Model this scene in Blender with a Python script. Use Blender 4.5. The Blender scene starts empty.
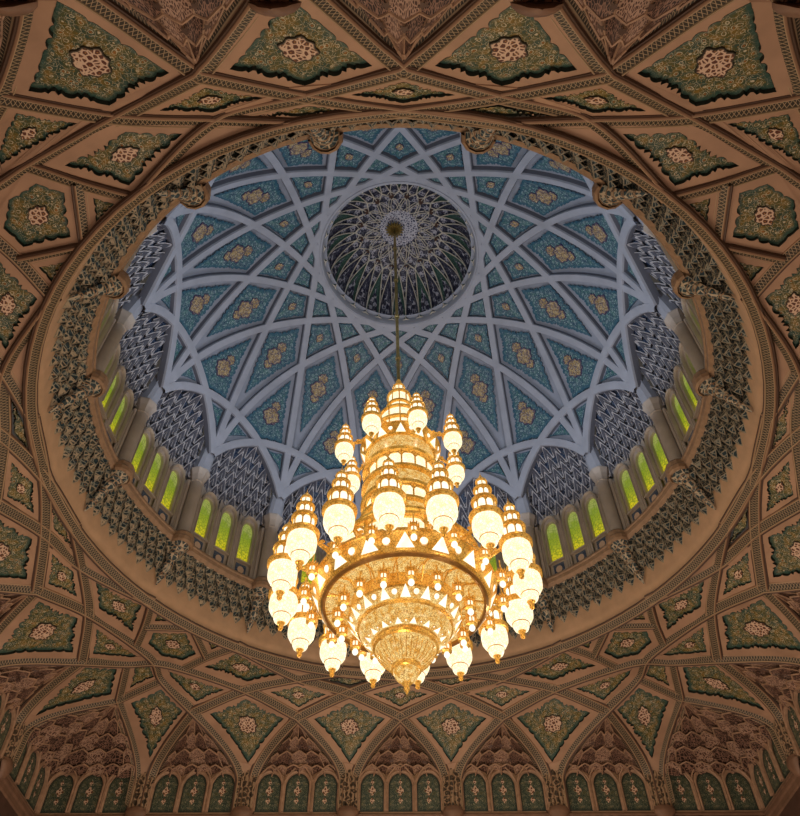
import bpy, math, random
import numpy as np
from mathutils import Vector
from mathutils.geometry import tessellate_polygon
random.seed(7)
PI = math.pi
sc = bpy.context.scene
COL = sc.collection
R = math.radians

# ------------------------------------------------------------------ camera (matched to the photograph)
CX, CD = -0.166, 16.262
FPX, ELEV, ROLL, YAW, CY = 756.187, 0.896749, -0.0082, 0.0090, 410.3
def cam_axes():
    F = np.array([math.sin(YAW)*math.cos(ELEV), math.cos(YAW)*math.cos(ELEV), math.sin(ELEV)])
    X = np.array([math.cos(YAW), -math.sin(YAW), 0.0])
    U = np.cross(X, F)
    X2 = X*math.cos(ROLL) + U*math.sin(ROLL)
    U2 = -X*math.sin(ROLL) + U*math.cos(ROLL)
    return X2, U2, F
def project(p):
    X2, U2, F = cam_axes()
    v = np.array(p, float) - np.array([CX, -CD, 0.0])
    z = v @ F
    if z < 0.1: return (-9999, -9999)
    return 400+FPX*(v @ X2)/z, CY-FPX*(v @ U2)/z

# ------------------------------------------------------------------ mesh helpers
class MB:
    def __init__(s):
        s.v = []; s.f = []; s.m = []; s.uv = []; s.at = []
    def vert(s, p, uv=(0, 0), at=0.0):
        s.v.append((float(p[0]), float(p[1]), float(p[2]))); s.uv.append(uv); s.at.append(at)
        return len(s.v)-1
    def face(s, idx, m=0):
        s.f.append(tuple(idx)); s.m.append(m)
    def grid(s, P, m=0, uv=None, close_i=False, close_j=False, at=None):
        n = len(P); k = len(P[0]); I = []
        for i in range(n):
            I.append([s.vert(P[i][j], uv[i][j] if uv else (i, j), at[i][j] if at else 0.0) for j in range(k)])
        for i in range(n if close_i else n-1):
            for j in range(k if close_j else k-1):
                a = I[i][j]; b = I[(i+1) % n][j]; c = I[(i+1) % n][(j+1) % k]; d = I[i][(j+1) % k]
                s.face((a, b, c, d), m)
        return I
    def box(s, c, ex, ey, ez, m=0):
        """c centre; ex,ey,ez half vectors"""
        c = np.array(c, float); ex = np.array(ex, float); ey = np.array(ey, float); ez = np.array(ez, float)
        I = []
        for a in (-1, 1):
            for b in (-1, 1):
                for d in (-1, 1):
                    I.append(s.vert(c+a*ex+b*ey+d*ez, (a, d)))
        for q in ((0, 1, 3, 2), (4, 6, 7, 5), (0, 4, 5, 1), (2, 3, 7, 6), (0, 2, 6, 4), (1, 5, 7, 3)):
            s.face([I[i] for i in q], m)
    def tube(s, pts, r, n=6, m=0, taper=None, closed=False):
        pts = [np.array(p, float) for p in pts]; rings = []
        up = np.array([0.13, 0.21, 0.97])
        for i, p in enumerate(pts):
            if closed: t = pts[(i+1) % len(pts)]-pts[i-1]
            else: t = pts[min(i+1, len(pts)-1)]-pts[max(i-1, 0)]
            t = t/(np.linalg.norm(t)+1e-9)
            a = np.cross(t, up)
            if np.linalg.norm(a) < .1: a = np.cross(t, np.array([1, 0, 0.]))
            a /= np.linalg.norm(a); b = np.cross(t, a)
            rr = r if taper is None else r*taper[i]
            rings.append([p+rr*(math.cos(2*PI*k/n)*a+math.sin(2*PI*k/n)*b) for k in range(n)])
        I = s.grid(rings, m, close_i=closed, close_j=True)
        if not closed:
            s.face(I[0][::-1], m); s.face(I[-1], m)
    def lathe(s, prof, n=24, m=0, c=(0, 0, 0), a0=0.0, arc=2*PI):
        full = abs(arc-2*PI) < 1e-6
        P = []; U = []
        k = n if full else n+1
        L = 0
        for j in range(len(prof)):
            if j: L += math.hypot(prof[j][0]-prof[j-1][0], prof[j][1]-prof[j-1][1])
            P.append([(c[0]+prof[j][0]*math.sin(a0+arc*i/n), c[1]+prof[j][0]*math.cos(a0+arc*i/n), c[2]+prof[j][1]) for i in range(k)])
            U.append([(arc*i/n*10, L) for i in range(k)])
        s.grid(P, m, U, close_j=full)
    def build(s, name, mats, parent=None, smooth=True, loc=None):
        me = bpy.data.meshes.new(name)
        me.from_pydata(s.v, [], s.f)
        if not isinstance(mats, (list, tuple)): mats = [mats]
        for m in mats: me.materials.append(m)
        me.polygons.foreach_set('material_index', s.m)
        li = np.zeros(len(me.loops), dtype=np.int32); me.loops.foreach_get('vertex_index', li)
        uvl = me.uv_layers.new(name='UVMap')
        uvl.data.foreach_set('uv', np.array(s.uv, dtype=np.float32)[li].ravel())
        a = me.attributes.new('edge', 'FLOAT', 'POINT'); a.data.foreach_set('value', np.array(s.at, dtype=np.float32))
        if smooth:
            me.polygons.foreach_set('use_smooth', [True]*len(me.polygons))
            try: me.set_sharp_from_angle(angle=R(38))
            except Exception: pass
        me.update()
        o = bpy.data.objects.new(name, me); COL.objects.link(o)
        if parent is not None:
            o.parent = parent
            o.location = -parent.location if parent.parent is None and parent.type == 'EMPTY' and not getattr(parent, '_x', 0) and s_local(parent) is False else (0, 0, 0)
        if loc is not None: o.location = loc
        return o
def s_local(p): return bool(p.get('lc', 0))

def empty(name, loc=(0, 0, 0), parent=None, local=False):
    o = bpy.data.objects.new(name, None); COL.objects.link(o); o.location = loc; o.empty_display_size = .2
    if local: o['lc'] = 1
    if parent is not None: o.parent = parent
    return o
def tag(o, label=None, cat=None, group=None, kind=None):
    if label: o['label'] = label
    if cat: o['category'] = cat
    if group: o['group'] = group
    if kind: o['kind'] = kind
    return o
def dup(o, parent=None):
    c = o.copy(); COL.objects.link(c)
    if parent is not None: c.parent = parent
    for ch in list(o.children): dup(ch, c)
    return c
ORD = ['first', 'second', 'third', 'fourth', 'fifth', 'sixth', 'seventh', 'eighth', 'ninth', 'tenth', 'eleventh', 'twelfth', 'thirteenth',
       'fourteenth', 'fifteenth', 'sixteenth', 'seventeenth', 'eighteenth', 'nineteenth', 'twentieth', 'twenty-first', 'twenty-second', 'twenty-third', 'twenty-fourth',
       'twenty-fifth', 'twenty-sixth', 'twenty-seventh', 'twenty-eighth', 'twenty-ninth', 'thirtieth', 'thirty-first', 'thirty-second', 'thirty-third',
       'thirty-fourth', 'thirty-fifth', 'thirty-sixth', 'thirty-seventh', 'thirty-eighth', 'thirty-ninth', 'fortieth', 'forty-first', 'forty-second', 'forty-third',
       'forty-fourth', 'forty-fifth', 'forty-sixth', 'forty-seventh', 'forty-eighth']
def label_ring(items, desc, cat, group, kind=None, margin=4):
    """items: (object, anchor point). Numbers the ones in the picture clockwise from twelve o'clock."""
    c = (400, 330); vis = []
    for o, p in items:
        x, y = project(p)
        if -margin < x < 800+margin and -margin < y < 816+margin:
            a = math.atan2(x-c[0], -(y-c[1])) % (2*PI)
            vis.append((a, o))
        else:
            tag(o, desc+', outside the picture', cat, group, kind)
    vis.sort(key=lambda t: t[0])
    for i, (a, o) in enumerate(vis):
        tag(o, '%s, %s clockwise from top' % (desc, ORD[i]), cat, group, kind)

# ------------------------------------------------------------------ materials
def newmat(name):
    m = bpy.data.materials.new(name); m.use_nodes = True
    nt = m.node_tree; b = nt.nodes['Principled BSDF']
    return m, nt, b
def N(nt, t, **kw):
    n = nt.nodes.new(t)
    for k, v in kw.items(): setattr(n, k, v)
    return n
def rgba(c): return (c[0], c[1], c[2], 1)
def mixc(nt, f, a, b, mode='MIX'):
    n = N(nt, 'ShaderNodeMix', data_type='RGBA', blend_type=mode)
    for s, v in ((0, f), (6, a), (7, b)):
        if isinstance(v, (int, float)): n.inputs[s].default_value = v
        elif isinstance(v, (tuple, list)): n.inputs[s].default_value = rgba(v)
        else: nt.links.new(v, n.inputs[s])
    return n.outputs[2]
def math_(nt, op, a, b=0.0, c=None):
    n = N(nt, 'ShaderNodeMath', operation=op)
    for i, v in enumerate((a, b, c)):
        if v is None: continue
        if isinstance(v, (int, float)): n.inputs[i].default_value = v
        else: nt.links.new(v, n.inputs[i])
    return n.outputs[0]
def ramp(nt, f, stops, interp='LINEAR'):
    n = N(nt, 'ShaderNodeValToRGB'); n.color_ramp.interpolation = interp
    e = n.color_ramp.elements
    while len(e) > 1: e.remove(e[-1])
    e[0].position = stops[0][0]; e[0].color = rgba(stops[0][1])
    for p, c in stops[1:]:
        x = e.new(p); x.color = rgba(c)
    nt.links.new(f, n.inputs[0]); return n.outputs[0]
def smooth_lt(nt, v, thr, w=0.02):   # 1 where v<thr
    n = N(nt, 'ShaderNodeMapRange'); n.clamp = True
    nt.links.new(v, n.inputs[0]); n.inputs[1].default_value = thr-w; n.inputs[2].default_value = thr+w
    n.inputs[3].default_value = 1; n.inputs[4].default_value = 0
    return n.outputs[0]
def plain(name, col, rough=.6, metal=0, var=.15, scale=6, emis=None, es=0, col2=None):
    m, nt, b = newmat(name)
    tc = N(nt, 'ShaderNodeTexCoord'); no = N(nt, 'ShaderNodeTexNoise'); no.inputs['Scale'].default_value = scale; no.inputs['Detail'].default_value = 5
    nt.links.new(tc.outputs['Object'], no.inputs['Vector'])
    c2 = col2 or tuple(x*(1-var*2) for x in col)
    c = ramp(nt, no.outputs['Fac'], [(.3, c2), (.7, tuple(min(1, x*(1+var*.5)) for x in col))])
    nt.links.new(c, b.inputs['Base Color'])
    b.inputs['Roughness'].default_value = rough; b.inputs['Metallic'].default_value = metal
    if emis:
        b.inputs['Emission Color'].default_value = rgba(emis); b.inputs['Emission Strength'].default_value = es
        m.cycles.emission_sampling = 'NONE'
    return m
def uvvec(nt, scale, warp=.25, wscale=2.0):
    uv = N(nt, 'ShaderNodeUVMap'); uv.uv_map = 'UVMap'
    no = N(nt, 'ShaderNodeTexNoise'); no.inputs['Scale'].default_value = wscale; no.inputs['Detail'].default_value = 2
    nt.links.new(uv.outputs[0], no.inputs['Vector'])
    mp = N(nt, 'ShaderNodeVectorMath', operation='SCALE'); mp.inputs['Scale'].default_value = warp
    nt.links.new(no.outputs['Color'], mp.inputs[0])
    ad = N(nt, 'ShaderNodeVectorMath', operation='ADD'); nt.links.new(uv.outputs[0], ad.inputs[0]); nt.links.new(mp.outputs[0], ad.inputs[1])
    sc_ = N(nt, 'ShaderNodeVectorMath', operation='SCALE'); sc_.inputs['Scale'].default_value = scale
    nt.links.new(ad.outputs[0], sc_.inputs[0])
    return sc_.outputs[0]
def voro(nt, vec, scale, feature='F1', rnd=1.0):
    v = N(nt, 'ShaderNodeTexVoronoi', feature=feature); v.inputs['Scale'].default_value = scale; v.inputs['Randomness'].default_value = rnd
    nt.links.new(vec, v.inputs['Vector']); return v
def arabesque(name, ground, ground2, leaf, flower, line, border, s=1.0, rough=.45, lw=.045):
    m, nt, b = newmat(name)
    vec = uvvec(nt, s)
    at = N(nt, 'ShaderNodeAttribute'); at.attribute_name = 'edge'
    no = N(nt, 'ShaderNodeTexNoise'); no.inputs['Scale'].default_value = 3.2; no.inputs['Detail'].default_value = 4; nt.links.new(vec, no.inputs['Vector'])
    g = ramp(nt, no.outputs['Fac'], [(.38, ground), (.55, ground2), (.68, leaf)])
    v1 = voro(nt, vec, 4.2)
    # scroll rings round every cell centre, petals inside it
    ring = math_(nt, 'ABSOLUTE', math_(nt, 'SUBTRACT', v1.outputs['Distance'], .30))
    c = mixc(nt, smooth_lt(nt, ring, lw, .02), g, line)
    c = mixc(nt, smooth_lt(nt, v1.outputs['Distance'], .16, .03), c, flower)
    c = mixc(nt, smooth_lt(nt, v1.outputs['Distance'], .06, .02), c, tuple(x*.25 for x in flower))
    v2 = voro(nt, vec, 4.2, 'DISTANCE_TO_EDGE')
    c = mixc(nt, math_(nt, 'MULTIPLY', smooth_lt(nt, v2.outputs['Distance'], .018, .012), .75), c, line)
    v3 = voro(nt, vec, 15)
    c = mixc(nt, smooth_lt(nt, v3.outputs['Distance'], .17, .05), c, tuple(min(1, x*1.3) for x in line))
    v4 = voro(nt, vec, 9)
    c = mixc(nt, smooth_lt(nt, v4.outputs['Distance'], .2, .04), c, leaf)
    # border
    bf = N(nt, 'ShaderNodeMapRange'); nt.links.new(at.outputs['Fac'], bf.inputs[0]); bf.inputs[1].default_value = .80; bf.inputs[2].default_value = .92
    c = mixc(nt, math_(nt, 'MULTIPLY', bf.outputs[0], .85), c, border)
    nt.links.new(c, b.inputs['Base Color']); b.inputs['Roughness'].default_value = rough
    bp = N(nt, 'ShaderNodeBump'); bp.inputs['Strength'].default_value = .5; bp.inputs['Distance'].default_value = .03
    nt.links.new(v1.outputs['Distance'], bp.inputs['Height']); nt.links.new(bp.outputs[0], b.inputs['Normal'])
    return m
def filigree(name, line, ground, scale=7, w=.09, extra=None, rough=.5, coord='UV', warp=.1, rim=None):
    m, nt, b = newmat(name)
    if coord == 'UV': vec = uvvec(nt, 1.0, warp)
    else:
        tc = N(nt, 'ShaderNodeTexCoord'); vec = tc.outputs['Object']
    v = voro(nt, vec, scale, 'DISTANCE_TO_EDGE')
    c = mixc(nt, smooth_lt(nt, v.outputs['Distance'], w, .03), ground, line)
    v2 = voro(nt, vec, scale)
    c = mixc(nt, smooth_lt(nt, v2.outputs['Distance'], .16, .04), c, extra or line)
    if rim:
        at = N(nt, 'ShaderNodeAttribute'); at.attribute_name = 'edge'
        bf = N(nt, 'ShaderNodeMapRange'); nt.links.new(at.outputs['Fac'], bf.inputs[0]); bf.inputs[1].default_value = .86; bf.inputs[2].default_value = .93
        c = mixc(nt, bf.outputs[0], c, rim)
    nt.links.new(c, b.inputs['Base Color']); b.inputs['Roughness'].default_value = rough
    return m
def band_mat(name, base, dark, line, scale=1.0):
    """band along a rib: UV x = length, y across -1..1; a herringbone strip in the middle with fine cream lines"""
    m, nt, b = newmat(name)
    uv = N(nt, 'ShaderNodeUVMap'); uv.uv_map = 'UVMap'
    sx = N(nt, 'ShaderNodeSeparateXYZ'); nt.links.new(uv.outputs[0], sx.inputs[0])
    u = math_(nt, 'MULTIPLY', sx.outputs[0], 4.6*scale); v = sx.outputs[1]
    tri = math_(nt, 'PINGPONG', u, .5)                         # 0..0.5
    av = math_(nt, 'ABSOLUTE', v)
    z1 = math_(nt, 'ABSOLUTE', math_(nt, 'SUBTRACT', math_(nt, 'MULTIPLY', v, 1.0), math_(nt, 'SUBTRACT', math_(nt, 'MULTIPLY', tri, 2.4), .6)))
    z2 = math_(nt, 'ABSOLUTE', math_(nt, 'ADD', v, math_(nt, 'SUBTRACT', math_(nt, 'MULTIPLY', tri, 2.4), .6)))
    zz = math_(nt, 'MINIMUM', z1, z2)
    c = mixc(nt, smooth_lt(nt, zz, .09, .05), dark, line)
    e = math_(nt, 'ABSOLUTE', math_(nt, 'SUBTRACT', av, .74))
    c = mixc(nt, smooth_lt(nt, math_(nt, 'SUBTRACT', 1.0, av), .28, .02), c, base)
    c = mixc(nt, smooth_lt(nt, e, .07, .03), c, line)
    c = mixc(nt, smooth_lt(nt, av, 1.02, .02), (.075, .040, .026), c)  # shadow beside the band painted in as a dark brown strip
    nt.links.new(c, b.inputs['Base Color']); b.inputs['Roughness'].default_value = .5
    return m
def glass_mat(name, lo, hi, st, scale=5, dark=None):
    m, nt, b = newmat(name)
    tc = N(nt, 'ShaderNodeTexCoord')
    v = voro(nt, tc.outputs['Object'], scale*2.2, 'DISTANCE_TO_EDGE')
    no = N(nt, 'ShaderNodeTexNoise'); no.inputs['Scale'].default_value = scale; nt.links.new(tc.outputs['Object'], no.inputs['Vector'])
    c = ramp(nt, no.outputs['Fac'], [(.35, lo), (.65, hi)])
    if dark: c = mixc(nt, smooth_lt(nt, v.outputs['Distance'], .06, .05), c, dark)
    b.inputs['Base Color'].default_value = (.12, .09, .05, 1); nt.links.new(c, b.inputs['Emission Color']); b.inputs['Emission Strength'].default_value = st
    b.inputs['Roughness'].default_value = .25
    m.cycles.emission_sampling = 'NONE'
    return m

M = {}
M['tan'] = plain('tan_plaster', (.48, .31, .205), .55, scale=1.3, var=.10)
M['tan2'] = plain('tan_plaster_pale', (.60, .41, .27), .6, scale=2.2, var=.08)
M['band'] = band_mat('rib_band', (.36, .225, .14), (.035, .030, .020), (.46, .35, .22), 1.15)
M['brown'] = plain('dark_brown_wood', (.10, .055, .04), .5, scale=3)
M['brownmid'] = plain('brown_wood', (.24, .14, .09), .5, scale=3)
M['ara'] = arabesque('olive_arabesque', (.030, .075, .052), (.105, .105, .026), (.26, .165, .03), (.36, .14, .02), (.62, .58, .42), (.032, .10, .085), s=1.55, lw=.035)
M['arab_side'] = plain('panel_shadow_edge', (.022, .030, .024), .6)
M['medal'] = filigree('cream_filigree', (.74, .56, .42), (.12, .035, .02), 10, .15, extra=(.40, .2, .05), rim=(.035, .03, .02))
M['tile'] = arabesque('green_floral_tile', (.020, .048, .038), (.040, .070, .050), (.09, .10, .05), (.22, .15, .05), (.30, .31, .22), (.015, .03, .025), s=1.9)
M['niche'] = filigree('brown_carved_arabesque', (.50, .34, .25), (.09, .042, .03), 15, .14, extra=(.35, .2, .12))
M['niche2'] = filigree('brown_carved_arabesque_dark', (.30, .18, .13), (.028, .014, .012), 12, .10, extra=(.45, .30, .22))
M['nichefr'] = plain('niche_rib', (.46, .30, .20), .5)
M['dome'] = plain('dome_blue_grey', (.30, .335, .41), .6, scale=1.2, var=.08)
M['domerib'] = plain('dome_rib_grey', (.37, .40, .47), .5, scale=1.5, var=.07)
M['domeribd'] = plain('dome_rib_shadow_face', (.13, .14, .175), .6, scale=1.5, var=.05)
M['dara'] = arabesque('teal_arabesque', (.014, .055, .115), (.020, .095, .125), (.040, .150, .14), (.07, .16, .15), (.34, .46, .48), (.022, .10, .16), s=2.0, lw=.055)
M['daraflat'] = plain('teal_scroll_edge', (.10, .16, .22), .5, var=.2, scale=9)
M['rosette'] = arabesque('gold_rosette', (.06, .045, .10), (.26, .17, .05), (.42, .30, .09), (.60, .38, .10), (.75, .66, .5), (.020, .015, .10), s=3.0)
M['stone'] = plain('drum_stone', (.50, .45, .40), .55, scale=2, var=.08)
M['lat'] = plain('white_lattice', (.52, .52, .55), .5)
M['latbg'] = filigree('blue_grey_muqarnas', (.26, .27, .32), (.05, .055, .08), 6, .10, extra=(.04, .09, .22))
M['latblue'] = filigree('blue_tile_band', (.12, .17, .26), (.02, .045, .12), 9, .10, extra=(.30, .33, .36))
M['corb'] = filigree('corbel_paint', (.56, .49, .38), (.035, .065, .075), 6, .13, extra=(.20, .09, .03), coord='OBJ')
M['corb2'] = filigree('corbel_paint_teal', (.36, .38, .34), (.018, .055, .085), 6, .07, extra=(.30, .17, .07), coord='OBJ')
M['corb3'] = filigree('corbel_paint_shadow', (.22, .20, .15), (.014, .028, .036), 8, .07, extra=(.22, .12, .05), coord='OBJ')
M['rim'] = plain('rim_moulding', (.37, .25, .16), .45)
M['corbedge'] = plain('corbel_edge_line', (.44, .41, .33), .5)
M['gold'] = None
M['goldd'] = plain('dark_gold', (.38, .20, .06), .3, .6, scale=9, emis=(.8, .35, .06), es=.05)  # slight emission mimics bulb light on the gold
M['brass'] = plain('brass_rod', (.50, .38, .14), .35, .7)
M['glass'] = glass_mat('lit_crystal_glass', (1.0, .84, .53), (1.0, .95, .77), 1.30, 6, dark=(.96, .68, .30))
M['glassw'] = glass_mat('lit_white_glass', (1.0, .88, .60), (1.0, .96, .80), 1.35, 5)
M['amber'] = glass_mat('amber_crystal_beads', (.78, .36, .05), (1.0, .74, .28), 1.0, 9, dark=(.30, .12, .015))
def window_glass():
    m, nt, b = newmat('green_stained_glass')
    uv = N(nt, 'ShaderNodeUVMap'); uv.uv_map = 'UVMap'
    sx = N(nt, 'ShaderNodeSeparateXYZ'); nt.links.new(uv.outputs[0], sx.inputs[0])
    no = N(nt, 'ShaderNodeTexNoise'); no.inputs['Scale'].default_value = 3.5; nt.links.new(uv.outputs[0], no.inputs['Vector'])
    f = math_(nt, 'ADD', math_(nt, 'MULTIPLY', sx.outputs[1], .42), math_(nt, 'MULTIPLY', no.outputs['Fac'], .55))
    c = ramp(nt, f, [(.22, (.80, .52, .02)), (.42, (.55, .50, .015)), (.60, (.33, .37, .02)), (.85, (.20, .28, .02)), (1.0, (.28, .33, .08))])
    v = voro(nt, uv.outputs[0], 7, 'DISTANCE_TO_EDGE')
    c = mixc(nt, smooth_lt(nt, v.outputs['Distance'], .04, .04), c, (.10, .17, .01))
    nt.links.new(c, b.inputs['Base Color']); nt.links.new(c, b.inputs['Emission Color']); b.inputs['Emission Strength'].default_value = .75
    b.inputs['Roughness'].default_value = .3; m.cycles.emission_sampling = 'NONE'
    return m
def gold_mat():
    m, nt, b = newmat('pierced_gold')
    tc = N(nt, 'ShaderNodeTexCoord'); v = voro(nt, tc.outputs['Object'], 13, 'DISTANCE_TO_EDGE'); v2 = voro(nt, tc.outputs['Object'], 26)
    no = N(nt, 'ShaderNodeTexNoise'); no.inputs['Scale'].default_value = 3; nt.links.new(tc.outputs['Object'], no.inputs['Vector'])
    c = ramp(nt, no.outputs['Fac'], [(.35, (.70, .34, .045)), (.65, (.95, .56, .12))])
    c = mixc(nt, math_(nt, 'MULTIPLY', smooth_lt(nt, v.outputs['Distance'], .06, .05), .75), c, (.22, .09, .012))
    c = mixc(nt, math_(nt, 'MULTIPLY', smooth_lt(nt, v2.outputs['Distance'], .16, .06), .45), c, (1.0, .80, .36))
    nt.links.new(c, b.inputs['Base Color']); nt.links.new(c, b.inputs['Emission Color']); b.inputs['Emission Strength'].default_value = .34  # glow put into the gold, mimicking bulbs shining from behind
    b.inputs['Roughness'].default_value = .3; b.inputs['Metallic'].default_value = .7
    m.cycles.emission_sampling = 'NONE'
    return m
M['gold'] = gold_mat()
M['green'] = window_glass()
M['navy'] = filigree('navy_gore_tile', (.11, .12, .16), (.012, .014, .04), 6, .05, extra=(.07, .07, .13))
M['gore'] = filigree('green_gore_tile', (.08, .15, .13), (.022, .07, .055), 7, .05, extra=(.08, .14, .10))
M['lace'] = filigree('white_lace_tile', (.50, .52, .60), (.03, .035, .10), 9, .16)
M['web'] = filigree('navy_web_tile', (.42, .43, .50), (.02, .025, .07), 9, .14, extra=(.5, .5, .56))
M['cream'] = plain('cream_line', (.72, .69, .60), .5)
M['shaft'] = filigree('banded_shaft_tile', (.40, .28, .18), (.06, .045, .03), 5, .12, coord='OBJ')
M['floor'] = plain('carpet_red_brown', (.25, .10, .07), .9, scale=4)

# ------------------------------------------------------------------ panel builder
def vec(p): return np.array(p, float)
def unit(v): return v/(np.linalg.norm(v)+1e-12)
def poly_frame(P, nrm_hint, up_hint):
    P = np.array(P); c = P.mean(0)
    n = np.zeros(3)
    for i in range(len(P)): n += np.cross(P[i]-c, P[(i+1) % len(P)]-c)
    n = unit(n)
    if n @ nrm_hint < 0: n = -n
    v = unit(up_hint-(up_hint @ n)*n); u = np.cross(v, n)
    return c, u, v, n
def area_centroid(Q):
    a = 0; cx = 0; cy = 0
    for i in range(len(Q)):
        x0, y0 = Q[i]; x1, y1 = Q[(i+1) % len(Q)]; k = x0*y1-x1*y0
        a += k; cx += (x0+x1)*k; cy += (y0+y1)*k
    return a/2, np.array([cx/(3*a), cy/(3*a)])
def corners_offset(Q, d):
    """inward offset of a CCW polygon with few corners"""
    out = []; n = len(Q)
    for i in range(n):
        p0, p1, p2 = Q[i-1], Q[i], Q[(i+1) % n]
        e0 = p1-p0; e1 = p2-p1
        e0 = e0/(np.hypot(*e0)+1e-9); e1 = e1/(np.hypot(*e1)+1e-9)
        n0 = np.array([-e0[1], e0[0]]); n1 = np.array([-e1[1], e1[0]])
        b = n0+n1; k = b @ n0
        if k < .18: k = .18; 
        out.append(p1+b*d/k)
    return out
def inside(Q, p):
    r = False; n = len(Q)
    for i in range(n):
        a, b = Q[i], Q[i-1]
        if (a[1] > p[1]) != (b[1] > p[1]) and p[0] < (b[0]-a[0])*(p[1]-a[1])/(b[1]-a[1]+1e-12)+a[0]: r = not r
    return r
def mvc(Q, P3, p):
    n = len(Q); d = Q-p; r = np.hypot(d[:, 0], d[:, 1])
    i = r.argmin()
    if r[i] < 1e-6: return P3[i]
    ang = np.arctan2(d[:, 1], d[:, 0]); da = np.roll(ang, -1)-ang
    da = (da+PI) % (2*PI)-PI
    t = np.tan(da/2); w = (np.roll(t, 1)+t)/r
    return (w[:, None]*P3).sum(0)/w.sum()
def edge_lines(Q, dist):
    """clip a polygon (dense, CCW) inwards by moving every point along its smoothed normal, then repair"""
    n = len(Q)
    cp = [Q[i] for i in range(n)]
    return corners_offset(cp, dist)
def seglen(a, b): return float(np.hypot(*(b-a)))

def scallop(C, amp, pitch, notch=True):
    """C: list of inset corner points CCW. Returns dense scalloped outline"""
    out = []
    n = len(C)
    for i in range(n):
        a = C[i]; b = C[(i+1) % n]; L = seglen(a, b)
        if L < 1e-4: continue
        e = (b-a)/L; nn = np.array([-e[1], e[0]])
        k = max(2, int(round(L/pitch))); per = 5
        A = min(amp, L*.10)
        for j in range(k*per):
            t = j/(k*per); ph = (t*k) % 1
            lob = math.sin(PI*ph)**.6
            ind = A*(1-lob)
            li = int(t*k)
            # two deeper bays on the longer sides
            if notch and k >= 5 and (li in (k//3, k-1-k//3)) and .3 < ph < .75: ind += A*1.3
            # tips stay sharp
            f = min(1, t*L/(pitch*1.7), (1-t)*L/(pitch*1.7)); ind *= f
            out.append(a+e*(t*L)+nn*ind)
    return out
def simplify(Q, ang=14):
    """corner points of a dense polygon"""
    n = len(Q); out = []
    for i in range(n):
        a = Q[i]-Q[i-1]; b = Q[(i+1) % n]-Q[i]
        if np.hypot(*a) < 1e-6: continue
        d = abs(math.degrees(math.atan2(a[0]*b[1]-a[1]*b[0], a @ b)))
        if d > ang: out.append(i)
    return out

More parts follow.
